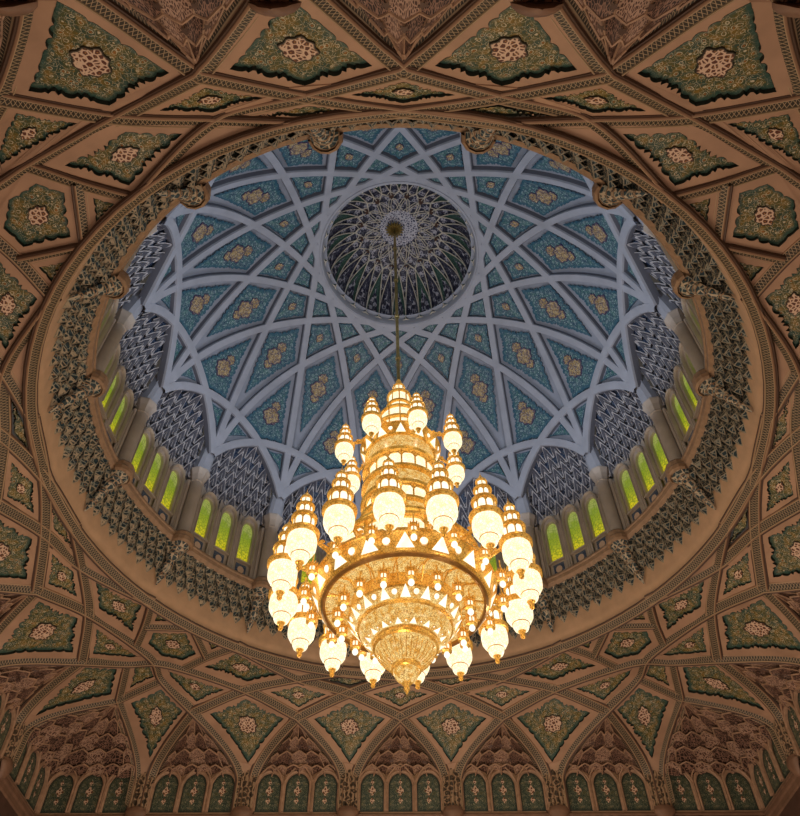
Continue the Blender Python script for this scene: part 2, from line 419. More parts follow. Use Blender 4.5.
def make_panel(name, outline3, corner_idx, surf, nrm_hint, up_hint, margin, mats, amp, pitch, thick, medal=None, parent_extra=None, lift=0.02, names=('carved_inset', 'medallion'), hole=None, merge=False):
    """outline3: dense 3D polygon of the cell. surf(p2, frame, poly) -> 3D point on the vault"""
    P = np.array(outline3); c, u, v, n = poly_frame(P, nrm_hint, up_hint)
    Q = np.stack([(P-c) @ u, (P-c) @ v], -1)
    ar, cen = area_centroid(Q)
    if ar < 0:
        Q = Q[::-1]; P = P[::-1]; corner_idx = [len(Q)-1-i for i in corner_idx][::-1]
    # inset polygon from the corners and mid points of curved sides
    idx = sorted(set(corner_idx)); K = []; skipn = 0
    if merge:
        f_ = [i for i in idx if abs(P[i][2]-SH) < .02]
        # start the walk at the foot corner that is followed by the other one
        for i_, a_ in enumerate(idx):
            if a_ in f_ and idx[(i_+1) % len(idx)] in f_:
                Q = np.roll(Q, -a_, axis=0); P = np.roll(P, -a_, axis=0); idx = sorted((i-a_) % len(Q) for i in idx); break
    for a, b in zip(idx, idx[1:]+[idx[0]+len(Q)]):
        K.append(Q[a % len(Q)])
        if merge and abs(P[a % len(Q)][2]-SH) < .02 and abs(P[b % len(Q)][2]-SH) < .02: K[-1] = (Q[a % len(Q)]+Q[b % len(Q)])/2; skipn = 1; continue
        if merge and skipn: K.pop(); skipn = 0; K.append(Q[(a+(b-a)//3) % len(Q)]); K.append(Q[(a+2*(b-a)//3) % len(Q)]); continue
        if b-a > 3:
            m1 = Q[((a+b)//2) % len(Q)]
            ch = Q[b % len(Q)]-Q[a % len(Q)]; L = np.hypot(*ch)
            dev = abs(ch[0]*(m1-Q[a % len(Q)])[1]-ch[1]*(m1-Q[a % len(Q)])[0])/(L+1e-9)
            if dev > .05*L: K += [Q[(a+(b-a)//4) % len(Q)], m1, Q[(a+3*(b-a)//4) % len(Q)]]
    ins = corners_offset(K, margin)
    ins = [p for p in ins if inside(Q, p)]
    if len(ins) < 3: return None
    a2, cen = area_centroid(ins)
    if a2 < .02: return None
    # shift far spikes closer
    out = scallop(ins, amp, pitch)
    out = [p for p in out]
    mb = MB(); rings = []
    fr = (c, u, v, n)
    for s_ in (1.0, .93, .80, .55, .3):
        rings.append([cen+(p-cen)*s_ for p in out])
    def put(p2, off):
        b = surf(p2, fr, Q, P); return b+n*off
    tw = (0, lift+thick, lift+thick)
    G = [[put(p, lift+.01 if thick < 0 else lift-.03) for p in rings[0]]]; U = [[tuple(p) for p in rings[0]]]; A = [[1.0]*len(out)]
    for k, s_ in zip(range(0, 5), (1.0, .93, .80, .55, .3)):
        G.append([put(p, lift+thick+(.012 if k else 0)) for p in rings[k]]); U.append([tuple(p) for p in rings[k]]); A.append([s_]*len(out))
    I = mb.grid(G, 0, U, close_j=True, at=A)
    ctr = mb.vert(put(cen, lift+thick+.012), tuple(cen), 0.0)
    L = I[-1]
    for j in range(len(L)): mb.face((L[j], L[(j+1) % len(L)], ctr))
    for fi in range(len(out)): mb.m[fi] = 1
    if hole is not None:
        hp = [Vector((q[0], q[1], 0)) for q in Q]; hh = [Vector((q[0], q[1], 0)) for q in out]
        ids = [hole.vert(p) for p in P]+[hole.vert(put(p, lift)) for p in out]
        allp = [np.array(q) for q in Q]+[np.array(q) for q in out]; shr = [cen+(q-cen)*.97 for q in out]
        for t in tessellate_polygon([hp, hh]):
            if not inside(shr, (allp[t[0]]+allp[t[1]]+allp[t[2]])/3): hole.face([ids[i] for i in t])
    th = empty(name, surf(cen, fr, Q, P))
    ob = mb.build(names[0], mats, th)
    size = math.sqrt(a2)
    if medal:
        kind, frac, mm = medal
        spots = [(cen, frac*size)] if kind == 'one' else []
        if kind == 'three':
            # along the long axis of the inset
            far = max(ins, key=lambda p: seglen(p, cen)); ax = unit(np.append(far-cen, 0))[:2]
            spots = [(cen+ax*.02*size, frac*size), (cen-ax*frac*size*1.25, frac*.62*size), (cen+ax*frac*size*1.25, frac*.55*size)]
        if kind == 'two':
            far = np.array([0, 1.0]); spots = [(cen, frac*size), (cen+far*frac*size*1.25, frac*.55*size)]
        for (pc, rr) in spots:
            mb = MB(); nn = 36; g = []; uu = []
            # a lobed medallion, stretched towards the far corner
            d = np.array(ins)-pc
            ev = np.cov(d.T); w_, vv = np.linalg.eigh(ev); ax = vv[:, 1]; ay = vv[:, 0]
            st = 1.0 if kind != 'one' else min(1.35, max(1, (w_[1]/max(w_[0], 1e-6))**.25))
            for rad in (1.0, .97, .6, .2):
                row = []; ru = []
                for k in range(nn):
                    t = 2*PI*k/nn; lob = 1+.09*math.cos(8*t)+.05*math.cos(4*t)
                    q2 = pc+rad*rr*lob*(ax*math.cos(t)*st+ay*math.sin(t)/st)
                    row.append(q2); ru.append(tuple(q2))
                g.append(row); uu.append(ru)
            G = [[put(p, lift+thick) for p in g[0]]] + [[put(p, lift+thick+.05) for p in r_] for r_ in g[1:]]
            U = [uu[0]]+uu[1:]
            I = mb.grid(G, 0, U, close_j=True, at=[[1.0]*nn, [.97]*nn, [.66]*nn, [0.2]*nn])
            cc = mb.vert(put(pc, lift+thick+.055), tuple(pc), 0)
            for j in range(nn): mb.face((I[-1][j], I[-1][(j+1) % nn], cc))
            mb.build(names[1], mm, th)
    return th

# ================================================================== LOWER VAULT
W = 14.10; HC = 13.08; RING_R = 10.97; RING_Z = 17.10
ND = {'A0': (0, 12.13, 15.98), 'A4': (4.06, 12.05, 15.93), 'A8': (8.12, 11.61, 15.92), 'AC': (10.94, 10.94, 16.05), 'T2': (2.03, 11.46, 16.60),
      'T6': (6.09, 11.04, 16.52), 'K0': (0, 11.04, 17.02), 'K4': (4.06, 10.85, 16.9), 'X': (9.38, 9.38, 16.69), 'E': (9.26, 10.38, 16.57),
      'L': (8.39, 9.89, 16.75), 'P': (7.46, 9.43, 16.94), 'G': (7.757, 7.757, 17.1), 'R2': (2.30, 10.73, 17.1), 'R6': (6.30, 8.98, 17.1)}
SH = 14.30     # height where the arch springs
def node(tok, oct_):
    """tok like 'A4', "A4-" (mirrored across the wall axis), "A4'" (mirrored across the diagonal); 'Fa:b' = foot of column a on side b"""
    rot, mir = oct_
    base = tok.rstrip("-'")
    if base[0] == 'F':
        a, b = base[1:].split(':')
        s, n, z = float(a)+float(b), W-.10, SH
    else: s, n, z = ND[base]
    for ch in tok[len(base):]:
        if ch == '-': s = -s
        if ch == "'": s, n = n, s
    x, y = s*mir, n
    for _ in range(rot): x, y = y, -x
    return np.array([x, y, z])
OCTS = [(r, m) for r in range(4) for m in (1, -1)]
FO = .24
RIBS = [['F2.03:-%g-' % FO, 'A0', 'T2', 'K4', 'R6'],
        ['F2.03:%g' % FO, 'A4', 'T6', 'L', 'X', "E'", "A8'", "F6.09:%g'" % FO],
        ['F6.09:-%g' % FO, 'A4', 'T2', 'K0', 'R2-'],
        ['F10.15:-%g' % FO, 'A8', 'T6', 'K4', 'R2'],
        ["F10.15:%g'" % FO, 'AC', 'E'],
        ['L', 'P', 'R6'],
        ['P', 'G']]
def bez(p0, p1, p2, p3, n):
    return [(1-t)**3*p0+3*(1-t)**2*t*p1+3*(1-t)*t*t*p2+t**3*p3 for t in [i/n for i in range(n+1)]]
def arch_curve(A, Ft, n=14):
    """from apex A to foot Ft"""
    d = Ft-A
    out = unit(np.array([Ft[0], Ft[1], 0])-np.array([A[0], A[1], 0]))
    p1 = A+np.array([d[0]*.42, d[1]*.36, d[2]*.24])
    p2 = Ft+np.array([-d[0]*.02, -d[1]*.10, -d[2]*.50])
    return bez(A, p1, p2, Ft, n)
EDGE = {}
def key(p): return (round(float(p[0]), 2), round(float(p[1]), 2), round(float(p[2]), 2))
def put_edge(a, b, pts):
    EDGE[(key(a), key(b))] = pts; EDGE[(key(b), key(a))] = pts[::-1]
def catmull(P, i, n=8):
    p1, p2 = P[i], P[i+1]
    p0 = P[i-1] if i > 0 else 2*p1-p2
    p3 = P[i+2] if i+2 < len(P) else 2*p2-p1
    l = np.linalg.norm(p2-p1)
    m1 = (p2-p0)/(np.linalg.norm(p2-p1)+np.linalg.norm(p1-p0))*l
    m2 = (p3-p1)/(np.linalg.norm(p3-p2)+np.linalg.norm(p2-p1))*l
    return [(2*t**3-3*t*t+1)*p1+(t**3-2*t*t+t)*m1+(-2*t**3+3*t*t)*p2+(t**3-t*t)*m2 for t in [k/n for k in range(n+1)]]
def vault_normal(p):
    """towards the room"""
    h = math.hypot(p[0], p[1])
    return unit(np.array([-p[0]/h, -p[1]/h, -.95 if p[2] > 15.8 else -.35-.4*max(0, (p[2]-14.3)/1.5)]))
rib_paths = []
seen = set()
for o_ in OCTS:
    for rb in RIBS:
        toks = [node(t, o_) for t in rb]
        kk = tuple(sorted((key(toks[0]), key(toks[-1]))))+(len(toks),)
        isfoot = [t[0] == 'F' for t in rb]
        core = [p for p, f in zip(toks, isfoot) if not f]
        path = []
        if isfoot[0]:
            a = arch_curve(core[0], toks[0])[::-1]; put_edge(toks[0], core[0], a)
            path += [toks[0]+np.array([0, 0, -(SH-HC)])]+a[:-1]
        for i in range(len(core)-1):
            s_ = catmull(core, i) if len(core) > 2 else [core[0]+(core[1]-core[0])*k/6 for k in range(7)]
            if (key(core[i]), key(core[i+1])) not in EDGE: put_edge(core[i], core[i+1], s_)
            path += s_ if i == 0 and True else s_[1:]
        if isfoot[-1] and len(toks) > 2:
            a = arch_curve(core[-1], toks[-1]); put_edge(core[-1], toks[-1], a)
            path += a[1:]+[toks[-1]+np.array([0, 0, -(SH-HC)])]
        if kk in seen: continue
        seen.add(kk)
        rib_paths.append((path, rb, o_))
# ring arcs
def ring_arc(a, b, n=10):
    ta = math.atan2(a[0], a[1]); tb = math.atan2(b[0], b[1]); d = (tb-ta+PI) % (2*PI)-PI
    return [np.array([RING_R*math.sin(ta+d*i/n), RING_R*math.cos(ta+d*i/n), RING_Z]) for i in range(n+1)]
for o_ in OCTS:
    for a, b in (('R2', 'R2-'), ('R2', 'R6'), ('R6', 'G')):
        A_, B_ = node(a, o_), node(b, o_); put_edge(A_, B_, ring_arc(A_, B_))

def sweep_band(mb, path, w, h, nf, m=0, sidem=None, uvs=True, wend=1.0):
    """flat raised band: profile back-left, front-left, groove, front-right, back-right"""
    P = [vec(p) for p in path]; L = 0; G = []; U = []
    prof = [(-1.28, -.6), (-1.28, .10), (-1.04, .14), (-1, .55), (-.86, .8), (-.72, .8), (-.66, .45), (.66, .45), (.72, .8), (.86, .8), (1, .55), (1.04, .14), (1.28, .10), (1.28, -.6)]
    for i, p in enumerate(P):
        if i: L += np.linalg.norm(P[i]-P[i-1])
        t = unit(P[min(i+1, len(P)-1)]-P[max(i-1, 0)]); n = nf(p); n = unit(n-(n @ t)*t); s_ = np.cross(t, n)
        G.append([p+s_*a*w/2+n*b*h for a, b in prof]); U.append([(L, a) for a, b in prof])
    mb.grid(G, m, U)
items = []
for path, rb, o_ in rib_paths:
    mb = MB(); long_ = len(rb) > 3
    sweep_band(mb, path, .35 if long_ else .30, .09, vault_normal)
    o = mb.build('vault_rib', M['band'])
    pts = [p for p in path]
    items.append((o, pts[len(pts)//2], len(rb)))
for nlen, desc, grp in ((8, 'longest zigzag-banded rib looping from arch to arch across a vault corner', 'longest vault ribs'),
                        (5, 'zigzag-banded rib rising from a column to the dome ring', 'rising vault ribs'),
                        (3, 'short zigzag-banded rib near a vault corner', 'short corner ribs'), (2, 'very short banded rib touching the dome ring', 'very short corner ribs')):
    label_ring([(o, p) for o, p, k in items if k == nlen], desc, 'rib', grp)

# cells
def cell(toks, o_):
    pts = [node(t, o_) for t in toks]; out = []; ci = []
    for i in range(len(pts)):
        a, b = pts[i], pts[(i+1) % len(pts)]
        e = EDGE.get((key(a), key(b)))
        if e is None: e = [a+(b-a)*k/6 for k in range(7)]
        if not toks[i].startswith('~'): ci.append(len(out))
        out += list(e[:-1])
    return out, ci
def clean(t): return t
CELLS = {
 'kite': (["F2.03:%g" % FO, 'A4', 'T2', 'A0', "F2.03:-%g" % FO], 'large kite-shaped tan coffer with olive arabesque above a wall column', 'large wall kites'),
 'kite6': (["F6.09:%g" % FO, 'A8', 'T6', 'A4', "F6.09:-%g" % FO], 'broad kite coffer with cream medallion between two wall arches', 'outer wall kites'),
 'kite10': (["F10.15:%g" % FO, 'AC', 'E', 'A8', "F10.15:-%g" % FO], 'slanted kite coffer with cream medallion beside a corner arch', 'corner kites'),
 'rh4': (['A4', 'T6', 'K4', 'T2'], 'small lozenge coffer directly above an arch point', 'small lozenges'),
 'rh0': (['A0', 'T2', 'K0', 'T2-'], 'small lozenge coffer above the middle arch of a wall', 'middle lozenges'),
 'tri8': (['A8', 'E', 'X', 'L', 'T6'], 'triangular coffer with small cream rosette near a vault corner', 'corner triangles'),
 'dq': (['AC', 'E', 'X', "E'"], 'small square coffer at the point of a corner arch', 'corner squares'),
 'pent': (['X', 'L', 'P', 'G', "P'", "L'"], 'six-sided coffer with oval cream medallion on a vault corner', 'corner hexagons'),
 'rh6': (['T6', 'L', 'P', 'R6', 'K4'], 'wide diamond coffer with round medallion touching the dome ring', 'ring diamonds'),
 'tg': (['P', 'G', 'R6'], 'small triangular coffer wedged against the dome ring', 'ring wedges'),
 'tk': (['K4', 'R6', 'R2'], 'sliver triangular coffer lying along the dome ring', 'ring slivers'),
 'q2': (['T2', 'K4', 'R2', 'K0'], 'narrow four-sided coffer between crossing ribs and dome ring', 'narrow ring coffers'),
}
def mvsurf(p2, fr, Q, P): return mvc(Q, P, p2)
base = MB(); done = set()
for kname, (toks, desc, grp) in CELLS.items():
    its = []
    for o_ in OCTS:
        poly, ci = cell(toks, o_)
        c = np.mean(poly, 0); kk = (kname, round(c[0], 1), round(c[1], 1))
        if kk in done: continue
        done.add(kk)
        nh = vault_normal(c); up = np.array([-c[0], -c[1], 6.0])
        # base surface
        cc, u, v, n = poly_frame(poly, nh, up)
        P = np.array(poly); Q = np.stack([(P-cc) @ u, (P-cc) @ v], -1)
        if area_centroid(Q)[0] < 0: Q = Q[::-1]; P = P[::-1]
        cen = area_centroid(Q)[1]
        small = kname in ('tg', 'tk', 'q2', 'dq', 'rh0', 'rh4', 'tri8')
        # corner selection: skip side points E / L inside straight lines
        if kname == 'tri8': use = [ci[0], ci[2], ci[4]]
        elif kname == 'rh6': use = [ci[0], ci[1], ci[3], ci[4]]
        elif kname in('kite', 'kite6', 'kite10'): use = ci
        else: use = ci
        mg = {'kite': .37, 'kite6': .37, 'kite10': .36, 'pent': .36, 'rh6': .34, 'rh4': .33, 'rh0': .33, 'tri8': .34, 'dq': .29, 'tg': .27, 'tk': .24, 'q2': .28}[kname]
        med = {'kite': ('one', .20, M['medal']), 'kite6': ('one', .20, M['medal']), 'kite10': ('one', .19, M['medal']), 'pent': ('one', .19, M['medal']), 'rh6': ('one', .19, M['medal']),
               'rh4': ('one', .19, M['medal']), 'rh0': ('one', .17, M['medal']), 'tri8': ('one', .17, M['medal'])}.get(kname)
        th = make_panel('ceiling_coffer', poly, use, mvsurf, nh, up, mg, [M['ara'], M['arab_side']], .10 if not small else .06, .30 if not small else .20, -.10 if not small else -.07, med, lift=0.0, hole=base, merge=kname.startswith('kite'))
        if th: its.append((th, c))
        else:
            G = []
            for s_ in (1, .85, .65, .4, .15):
                G.append([mvc(Q, P, cen+(q-cen)*min(s_, .9999)) if s_ < 1 else p for q, p in zip(Q, P)])
            I = base.grid(G, 0, close_j=True)
            ctr = base.vert(mvc(Q, P, cen))
            for j in range(len(Q)): base.face((I[-1][j], I[-1][(j+1) % len(Q)], ctr))
    label_ring(its, desc, 'ceiling panel', grp)
o = base.build('ceiling_vault', M['tan']); tag(o, kind='structure')
# a second skin behind it so that light does not leak is not needed: the vault is closed by the walls above
# ring band round the opening
mb = MB(); ringp = [np.array([11.0*math.sin(2*PI*i/96), 11.0*math.cos(2*PI*i/96), 17.06]) for i in range(97)]
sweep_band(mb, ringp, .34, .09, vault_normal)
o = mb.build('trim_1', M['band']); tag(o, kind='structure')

# ------------------------------------------------------------------ arched niches with tiles and muqarnas
def niche(Fl, Fr, Ap, wall_pts, tiles, name_label):
    """Fl, Fr feet; Ap apex; wall_pts polyline on the wall from left foot to right foot"""
    pass
def wallpt(s, n, z, o_):
    x, y = s*o_[1], n
    for _ in range(o_[0]): x, y = y, -x
    return np.array([x, y, z])
def tile_panel(parent, s0, s1, o_, diag=False, z0=HC+.06, z1=14.62):
    """a pointed arched tile with frame on the wall; diag swaps s and n"""
    n = W-.03
    def Q(s, z, off=0.0):
        return wallpt(n-off, s, z, o_) if diag else wallpt(s, n-off, z, o_)
    c = (s0+s1)/2; hw = (s1-s0)/2-.09
    def outl(hw, top, zb, k=9):
        pts = [(-hw, zb)]
        for i in range(k+1):
            t = i/k; a = t*PI/2
            pts.append((-hw*math.cos(a)**.85 if i < k else 0, (top-.48)+.48*math.sin(a)**1.35))
        right = [(-x, z) for x, z in pts[::-1][1:]]
        return pts+right
    mb = MB(); o1 = outl(hw, z1, z0)
    cz = (z0+z1)/2
    G = []; U = []; A = []
    for s_ in (1, .85, .5):
        G.append([Q(c+x*s_, cz+(z-cz)*s_, 0) for x, z in o1]); U.append([(x*s_, (z-cz)*s_) for x, z in o1]); A.append([s_*.98]*len(o1))
    I = mb.grid(G, 0, U, close_j=True, at=A); cc = mb.vert(Q(c, cz), (0, 0), 0)
    for j in range(len(o1)): mb.face((I[-1][j], I[-1][(j+1) % len(o1)], cc))
    tile = mb.build('tile_panel', M['tile'], parent)
    # frame: swept between outer and inner outlines
    mb = MB(); o2 = outl(hw+.085, z1+.13, z0-.02)
    G = [[Q(c+x, z, .0) for x, z in o1], [Q(c+x, z, .10) for x, z in o1], [Q(c+x, z, .13) for x, z in outl(hw+.04, z1+.06, z0-.01)], [Q(c+x, z, .10) for x, z in o2], [Q(c+x, z, .0) for x, z in o2]]
    mb.grid(G, 0)
    mb.build('tile_frame', M['nichefr'], parent)
    # central lozenge ornament
    mb = MB()
    for (zz, rr, wd) in ((cz+.05, .17, .12), (cz-.33, .10, .08), (cz+.38, .08, .06)):
        pts = [(wd*math.cos(2*PI*k/16)*(1+.25*math.cos(4*2*PI*k/16)), rr*math.sin(2*PI*k/16)*(1+.25*math.cos(4*2*PI*k/16))) for k in range(16)]
        I = [mb.vert(Q(c+x, zz+z, .02), (x, z)) for x, z in pts]; mb.face(I)
    mb.build('tile_medallion', M['medal'], parent)

def muqarnas(parent, Bf, Ap, CL, CR, rows, M1, M2, o_dummy=None):
    """Bf(a): lower curve, a in -1..1; CL(t), CR(t): side curves, t 0..1 ; Ap apex"""
    def S(a, t):
        b = Bf(a); p = (1-t)*b+t*Ap
        e = CL(t) if a < 0 else CR(t); be = Bf(-1 if a < 0 else 1)
        q = (1-t)*be+t*Ap
        w = abs(a)**2.2
        return p+w*(e-q)
    mid = S(0, .4); hub = np.array([0, 0, 13.5]); 
    def Sd(a, t, off):
        p = S(a, t); n = unit(hub-p); return p+n*off
    cells = MB(); ribs = MB(); stars = MB()
    nr = len(rows)
    edges = [0]+[sum(r[1] for r in rows[:i+1]) for i in range(nr)]
    for i, (cnt, h) in enumerate(rows):
        t0, t1 = edges[i]/edges[-1]*.97, edges[i+1]/edges[-1]*.97
        sh = 0 if i % 2 == 0 else .5
        mi = i % 2
        k0 = -1 if sh else 0
        for k in range(k0, cnt+(0 if not sh else 0)):
            a0 = -1+2*(k+sh)/cnt; a1 = -1+2*(k+1+sh)/cnt
            a0 = max(-1, a0); a1 = min(1, a1)
            if a1-a0 < .01: continue
            G = []; U = []
            for r_ in range(7):
                row = []; ru = []
                for c_ in range(7):
                    x = c_/6*2-1; y = r_/6
                    # pointed cup: deep at the centre bottom, leaning to the room at its top edge
                    cup = (1-x*x)*(1-y**2.0)
                    off = -.30*cup+.12*y*(1-.3*abs(x))
                    top = 1-.28*abs(x)**1.2
                    p = Sd(a0+(a1-a0)*(x+1)/2, t0+(t1-t0)*y*(top if r_ > 0 else 1), off+.02)
                    row.append(p); ru.append((a0*2+(a1-a0)*(x+1), t0*2+(t1-t0)*y*2))
                G.append(row); U.append(ru)
            cells.grid(G, (k+i) % 2, U)
            # pointed front edge
            ribs.tube([G[6][j] for j in range(7)], .030, 5)
            ribs.tube([G[r_][0] for r_ in range(7)], .022, 4)
        if i in (1, 2):
            for k in range(1, cnt):
                a_ = -1+2*k/cnt+(sh*2/cnt if sh else 0)
                if abs(a_) > .8: continue
                c_ = Sd(a_, t0+(t1-t0)*.25, .17); e1 = unit(Sd(a_+.02, t0+(t1-t0)*.25, .17)-c_); e2 = unit(Sd(a_, t0+(t1-t0)*.25+.02, .17)-c_)
                I = [stars.vert(c_+(e1*math.sin(PI*q/5)+e2*math.cos(PI*q/5))*(.13 if q % 2 == 0 else .055)) for q in range(10)]; stars.face(I)
    back = MB(); G = []; U = []
    for r_ in range(13):
        G.append([Sd(-1+2*c_/16, r_/12*.985, -.34*(1-(abs(-1+2*c_/16))**4)) for c_ in range(17)]); U.append([(c_/4, r_/4) for c_ in range(17)])
    back.grid(G, 0, U)
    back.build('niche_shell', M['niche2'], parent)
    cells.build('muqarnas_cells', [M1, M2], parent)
    stars.build('dark_stars', M['brown'], parent, smooth=False)
    ribs.build('muqarnas_edges', M['nichefr'], parent)

def lerp_curve(C):
    def f(t):
        x = t*(len(C)-1); i = min(int(x), len(C)-2); return C[i]+(C[i+1]-C[i])*(x-i)
    return f
niches = []; nkeys = set()
def add_niche(ctr_tok, fl, fr, o_, corner=False):
    A = node(ctr_tok, o_); L = node(fl, o_); Rr = node(fr, o_)
    kk = key(A)
    if kk in nkeys: return
    nkeys.add(kk)
    cl = arch_curve(A, L)[::-1]; cr = arch_curve(A, Rr)[::-1]   # foot -> apex
    # recessed inner curve
    mid = (L+Rr)/2
    backdir = unit(np.array([A[0], A[1], 0.0]))
    th = empty('arched_niche', (mid[0], mid[1], HC))
    inn = lambda p, d, f: p+backdir*d+unit(np.array([mid[0], mid[1], 15.0])-p)*f
    if corner: inn = lambda p, d, f: p+np.array([0, 0, .05])+unit(np.array([mid[0], mid[1], 15.0])-p)*f
    rv = MB()
    for C in (cl, cr):
        Cx = [C[0]+np.array([0, 0, -(SH-HC)])]+C
        G = [[inn(p, 0, .17) for p in Cx], [inn(p, .16, .22) for p in Cx], [inn(p, .18, .34) for p in Cx], [inn(p, .40 if not corner else 0, .40) for p in Cx]]
        LL = 0; U = [[], [], [], []]
        for i, p in enumerate(Cx):
            if i: LL += np.linalg.norm(Cx[i]-Cx[i-1])
            for k_, vv in enumerate((-1, -.3, .3, 1)): U[k_].append((LL, vv))
        rv.grid(G, 0, U)
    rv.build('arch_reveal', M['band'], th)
    CLf = lerp_curve([inn(p, .18, .30) for p in cl]); CRf = lerp_curve([inn(p, .18, .30) for p in cr])
    Ap = inn(A, .12, .25)
    zb = 14.55
    if not corner:
        def B(a): 
            p = L+(Rr-L)*(a+1)/2; q = p+backdir*0; q = np.array([p[0], p[1], zb])
            # on the wall plane
            ax = 0 if abs(backdir[0]) > abs(backdir[1]) else 1
            q[ax] = math.copysign(W-.02, q[ax]); return q
        CL0, CR0 = B(-1), B(1)
        CLg = lambda t: CLf(t)*(1 if 1 else 0); CRg = CRf
        rows = [(6, .55), (4, .8), (4, .8), (3, .7)]
    else:
        cor = np.array([math.copysign(W-.02, A[0]), math.copysign(W-.02, A[1]), zb])
        Lw = np.array([L[0], L[1], zb]); Rw = np.array([Rr[0], Rr[1], zb])
        for q in (Lw, Rw):
            ax = 0 if abs(q[0]) > abs(q[1]) else 1
            q[ax] = math.copysign(W-.02, q[ax])
        def B(a): return Lw+(cor-Lw)*(a+1) if a < 0 else cor+(Rw-cor)*a
        CLg, CRg = CLf, CRf
        rows = [(10, .6), (7, .8), (6, .8), (5, .8), (4, .7)]
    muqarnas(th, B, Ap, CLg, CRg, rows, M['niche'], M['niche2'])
    # branching ribs over the tile panels
    br = MB()
    nb = 3 if not corner else 6
    def Bt(a, z, off): 
        q = B(a).copy(); q[2] = z
        return q+unit(np.array([0, 0, q[2]])-q)*off
    for k in range(nb+1):
        a = -1+2*k/nb
        if a <= -1 or a >= 1: pass
        a = max(-.97, min(.97, a))
        br.tube([Bt(a, HC+.05, .10), Bt(a, 14.2, .10)], .065, 6)
        for sg in (-1, 1):
            a2 = a+sg/nb
            if abs(a2) > 1: continue
            br.tube([Bt(a, 14.15, .10), Bt(a+sg*.25/nb, 14.5, .17), Bt(a+sg*.65/nb, 14.74, .28), Bt(a2, 14.84, .36)], .035, 5)
    br.build('branching_rib', M['nichefr'], th)
    # tiles
    s = ctr_tok
    if not corner:
        sc_ = ND[ctr_tok][0]
        for k in range(3): tile_panel(th, sc_-1.66+k*1.107, sc_-1.66+(k+1)*1.107, o_)
    else:
        for k in range(3):
            tile_panel(th, 10.50+k*1.16, 10.50+(k+1)*1.16, o_)
            tile_panel(th, 10.50+k*1.16, 10.50+(k+1)*1.16, o_, diag=True)
    niches.append((th, (A+np.array([mid[0], mid[1], 14]))/2, corner))
for o_ in OCTS:
    add_niche('A0', "F2.03:-%g-" % FO, "F2.03:-%g" % FO, o_)
    add_niche('A4', "F2.03:%g" % FO, "F6.09:-%g" % FO, o_)
    add_niche('A8', "F6.09:%g" % FO, "F10.15:-%g" % FO, o_)
    add_niche('AC', "F10.15:%g" % FO, "F10.15:%g'" % FO, o_, True)
label_ring([(o, p) for o, p, c in niches if not c], 'pointed wall niche with brown honeycomb carving over three green tiles', 'niche', 'wall niches', margin=20)
label_ring([(o, p) for o, p, c in niches if c], 'wide corner niche with brown honeycomb carving wrapping the vault corner', 'niche', 'corner niches', margin=20)

# columns with bracket bases between the niches
cols = []; ck = set()
for o_ in OCTS:
    for s in (2.03, 6.09, 10.15):
        p = wallpt(s, W-.16, HC, o_)
        if key(p) in ck: continue
        ck.add(key(p))
        th = empty('engaged_column', p); q = wallpt(s, W-1.0, HC, o_); d = unit(q-p); t = np.cross(d, np.array([0, 0, 1.]))
        mb = MB()
        for k, w in ((-.30, .05), (-.16, .07), (0, .09), (.16, .07), (.30, .05)):
            mb.tube([p+t*k+d*.02, p+t*k+d*.02+np.array([0, 0, 1.3]), p+t*k*.4+d*.04+np.array([0, 0, 1.75])], w, 8)
        mb.build('shaft_cluster', M['shaft'], th)
        mb = MB(); pr = [(.02, -.52), (.20, -.42), (.30, -.22), (.40, -.10), (.42, .0), (.36, .06), (.36, .12), (.30, .16)]
        P = []
        for r_, z in pr: P.append([p+d*(.04+r_*.50*math.sin(PI*k/8))+t*(r_*math.cos(PI*k/8))+np.array([0, 0, z]) for k in range(9)])
        I = mb.grid(P, 0, close_j=True); mb.face(I[-1])
        mb.build('bracket', M['brownmid'], th)
        cols.append((th, p+np.array([0, 0, .8])))
label_ring(cols, 'cluster of slender banded shafts on a brown bracket between niches', 'column', 'columns between niches', margin=25)

# walls and cornice
def wallbox(name, a, b, z0, z1, th_, mat, nrm):
    mb = MB(); a = vec(a); b = vec(b); c = (a+b)/2; c[2] = (z0+z1)/2; n = vec(nrm)
    mb.box(c+n*th_/2, (b-a)/2, n*th_/2, (0, 0, (z1-z0)/2))
    o = mb.build(name, mat, smooth=False); tag(o, kind='structure'); return o
WW = W
wallbox('wall_far', (-WW-.5, WW, 0), (WW+.5, WW, 0), HC, 17.6, .4, M['tan2'], (0, 1, 0))
wallbox('wall_near', (-WW-.5, -WW, 0), (WW+.5, -WW, 0), HC, 17.6, .4, M['tan2'], (0, -1, 0))
wallbox('wall_left', (-WW, -WW, 0), (-WW, WW, 0), HC, 17.6, .4, M['tan2'], (-1, 0, 0))
wallbox('wall_right', (WW, -WW, 0), (WW, WW, 0), HC, 17.6, .4, M['tan2'], (1, 0, 0))
wallbox('wall_far_lower', (-WW-.5, WW, 0), (WW+.5, WW, 0), -1.5, HC, .4, M['brown'], (0, 1, 0))
wallbox('wall_left_lower', (-WW, -24, 0), (-WW, WW, 0), -1.5, HC, .4, M['brown'], (-1, 0, 0))
wallbox('wall_right_lower', (WW, -24, 0), (WW, WW, 0), -1.5, HC, .4, M['brown'], (1, 0, 0))
wallbox('wall_back', (-WW-.5, -24, 0), (WW+.5, -24, 0), -1.5, HC, .4, M['tan2'], (0, -1, 0))
mb = MB(); mb.box((0, -19.3, HC+.15), (WW+.5, 0, 0), (0, 4.8, 0), (0, 0, .15)); o = mb.build('ceiling_entrance_bay', M['tan2'], smooth=False); tag(o, kind='structure')
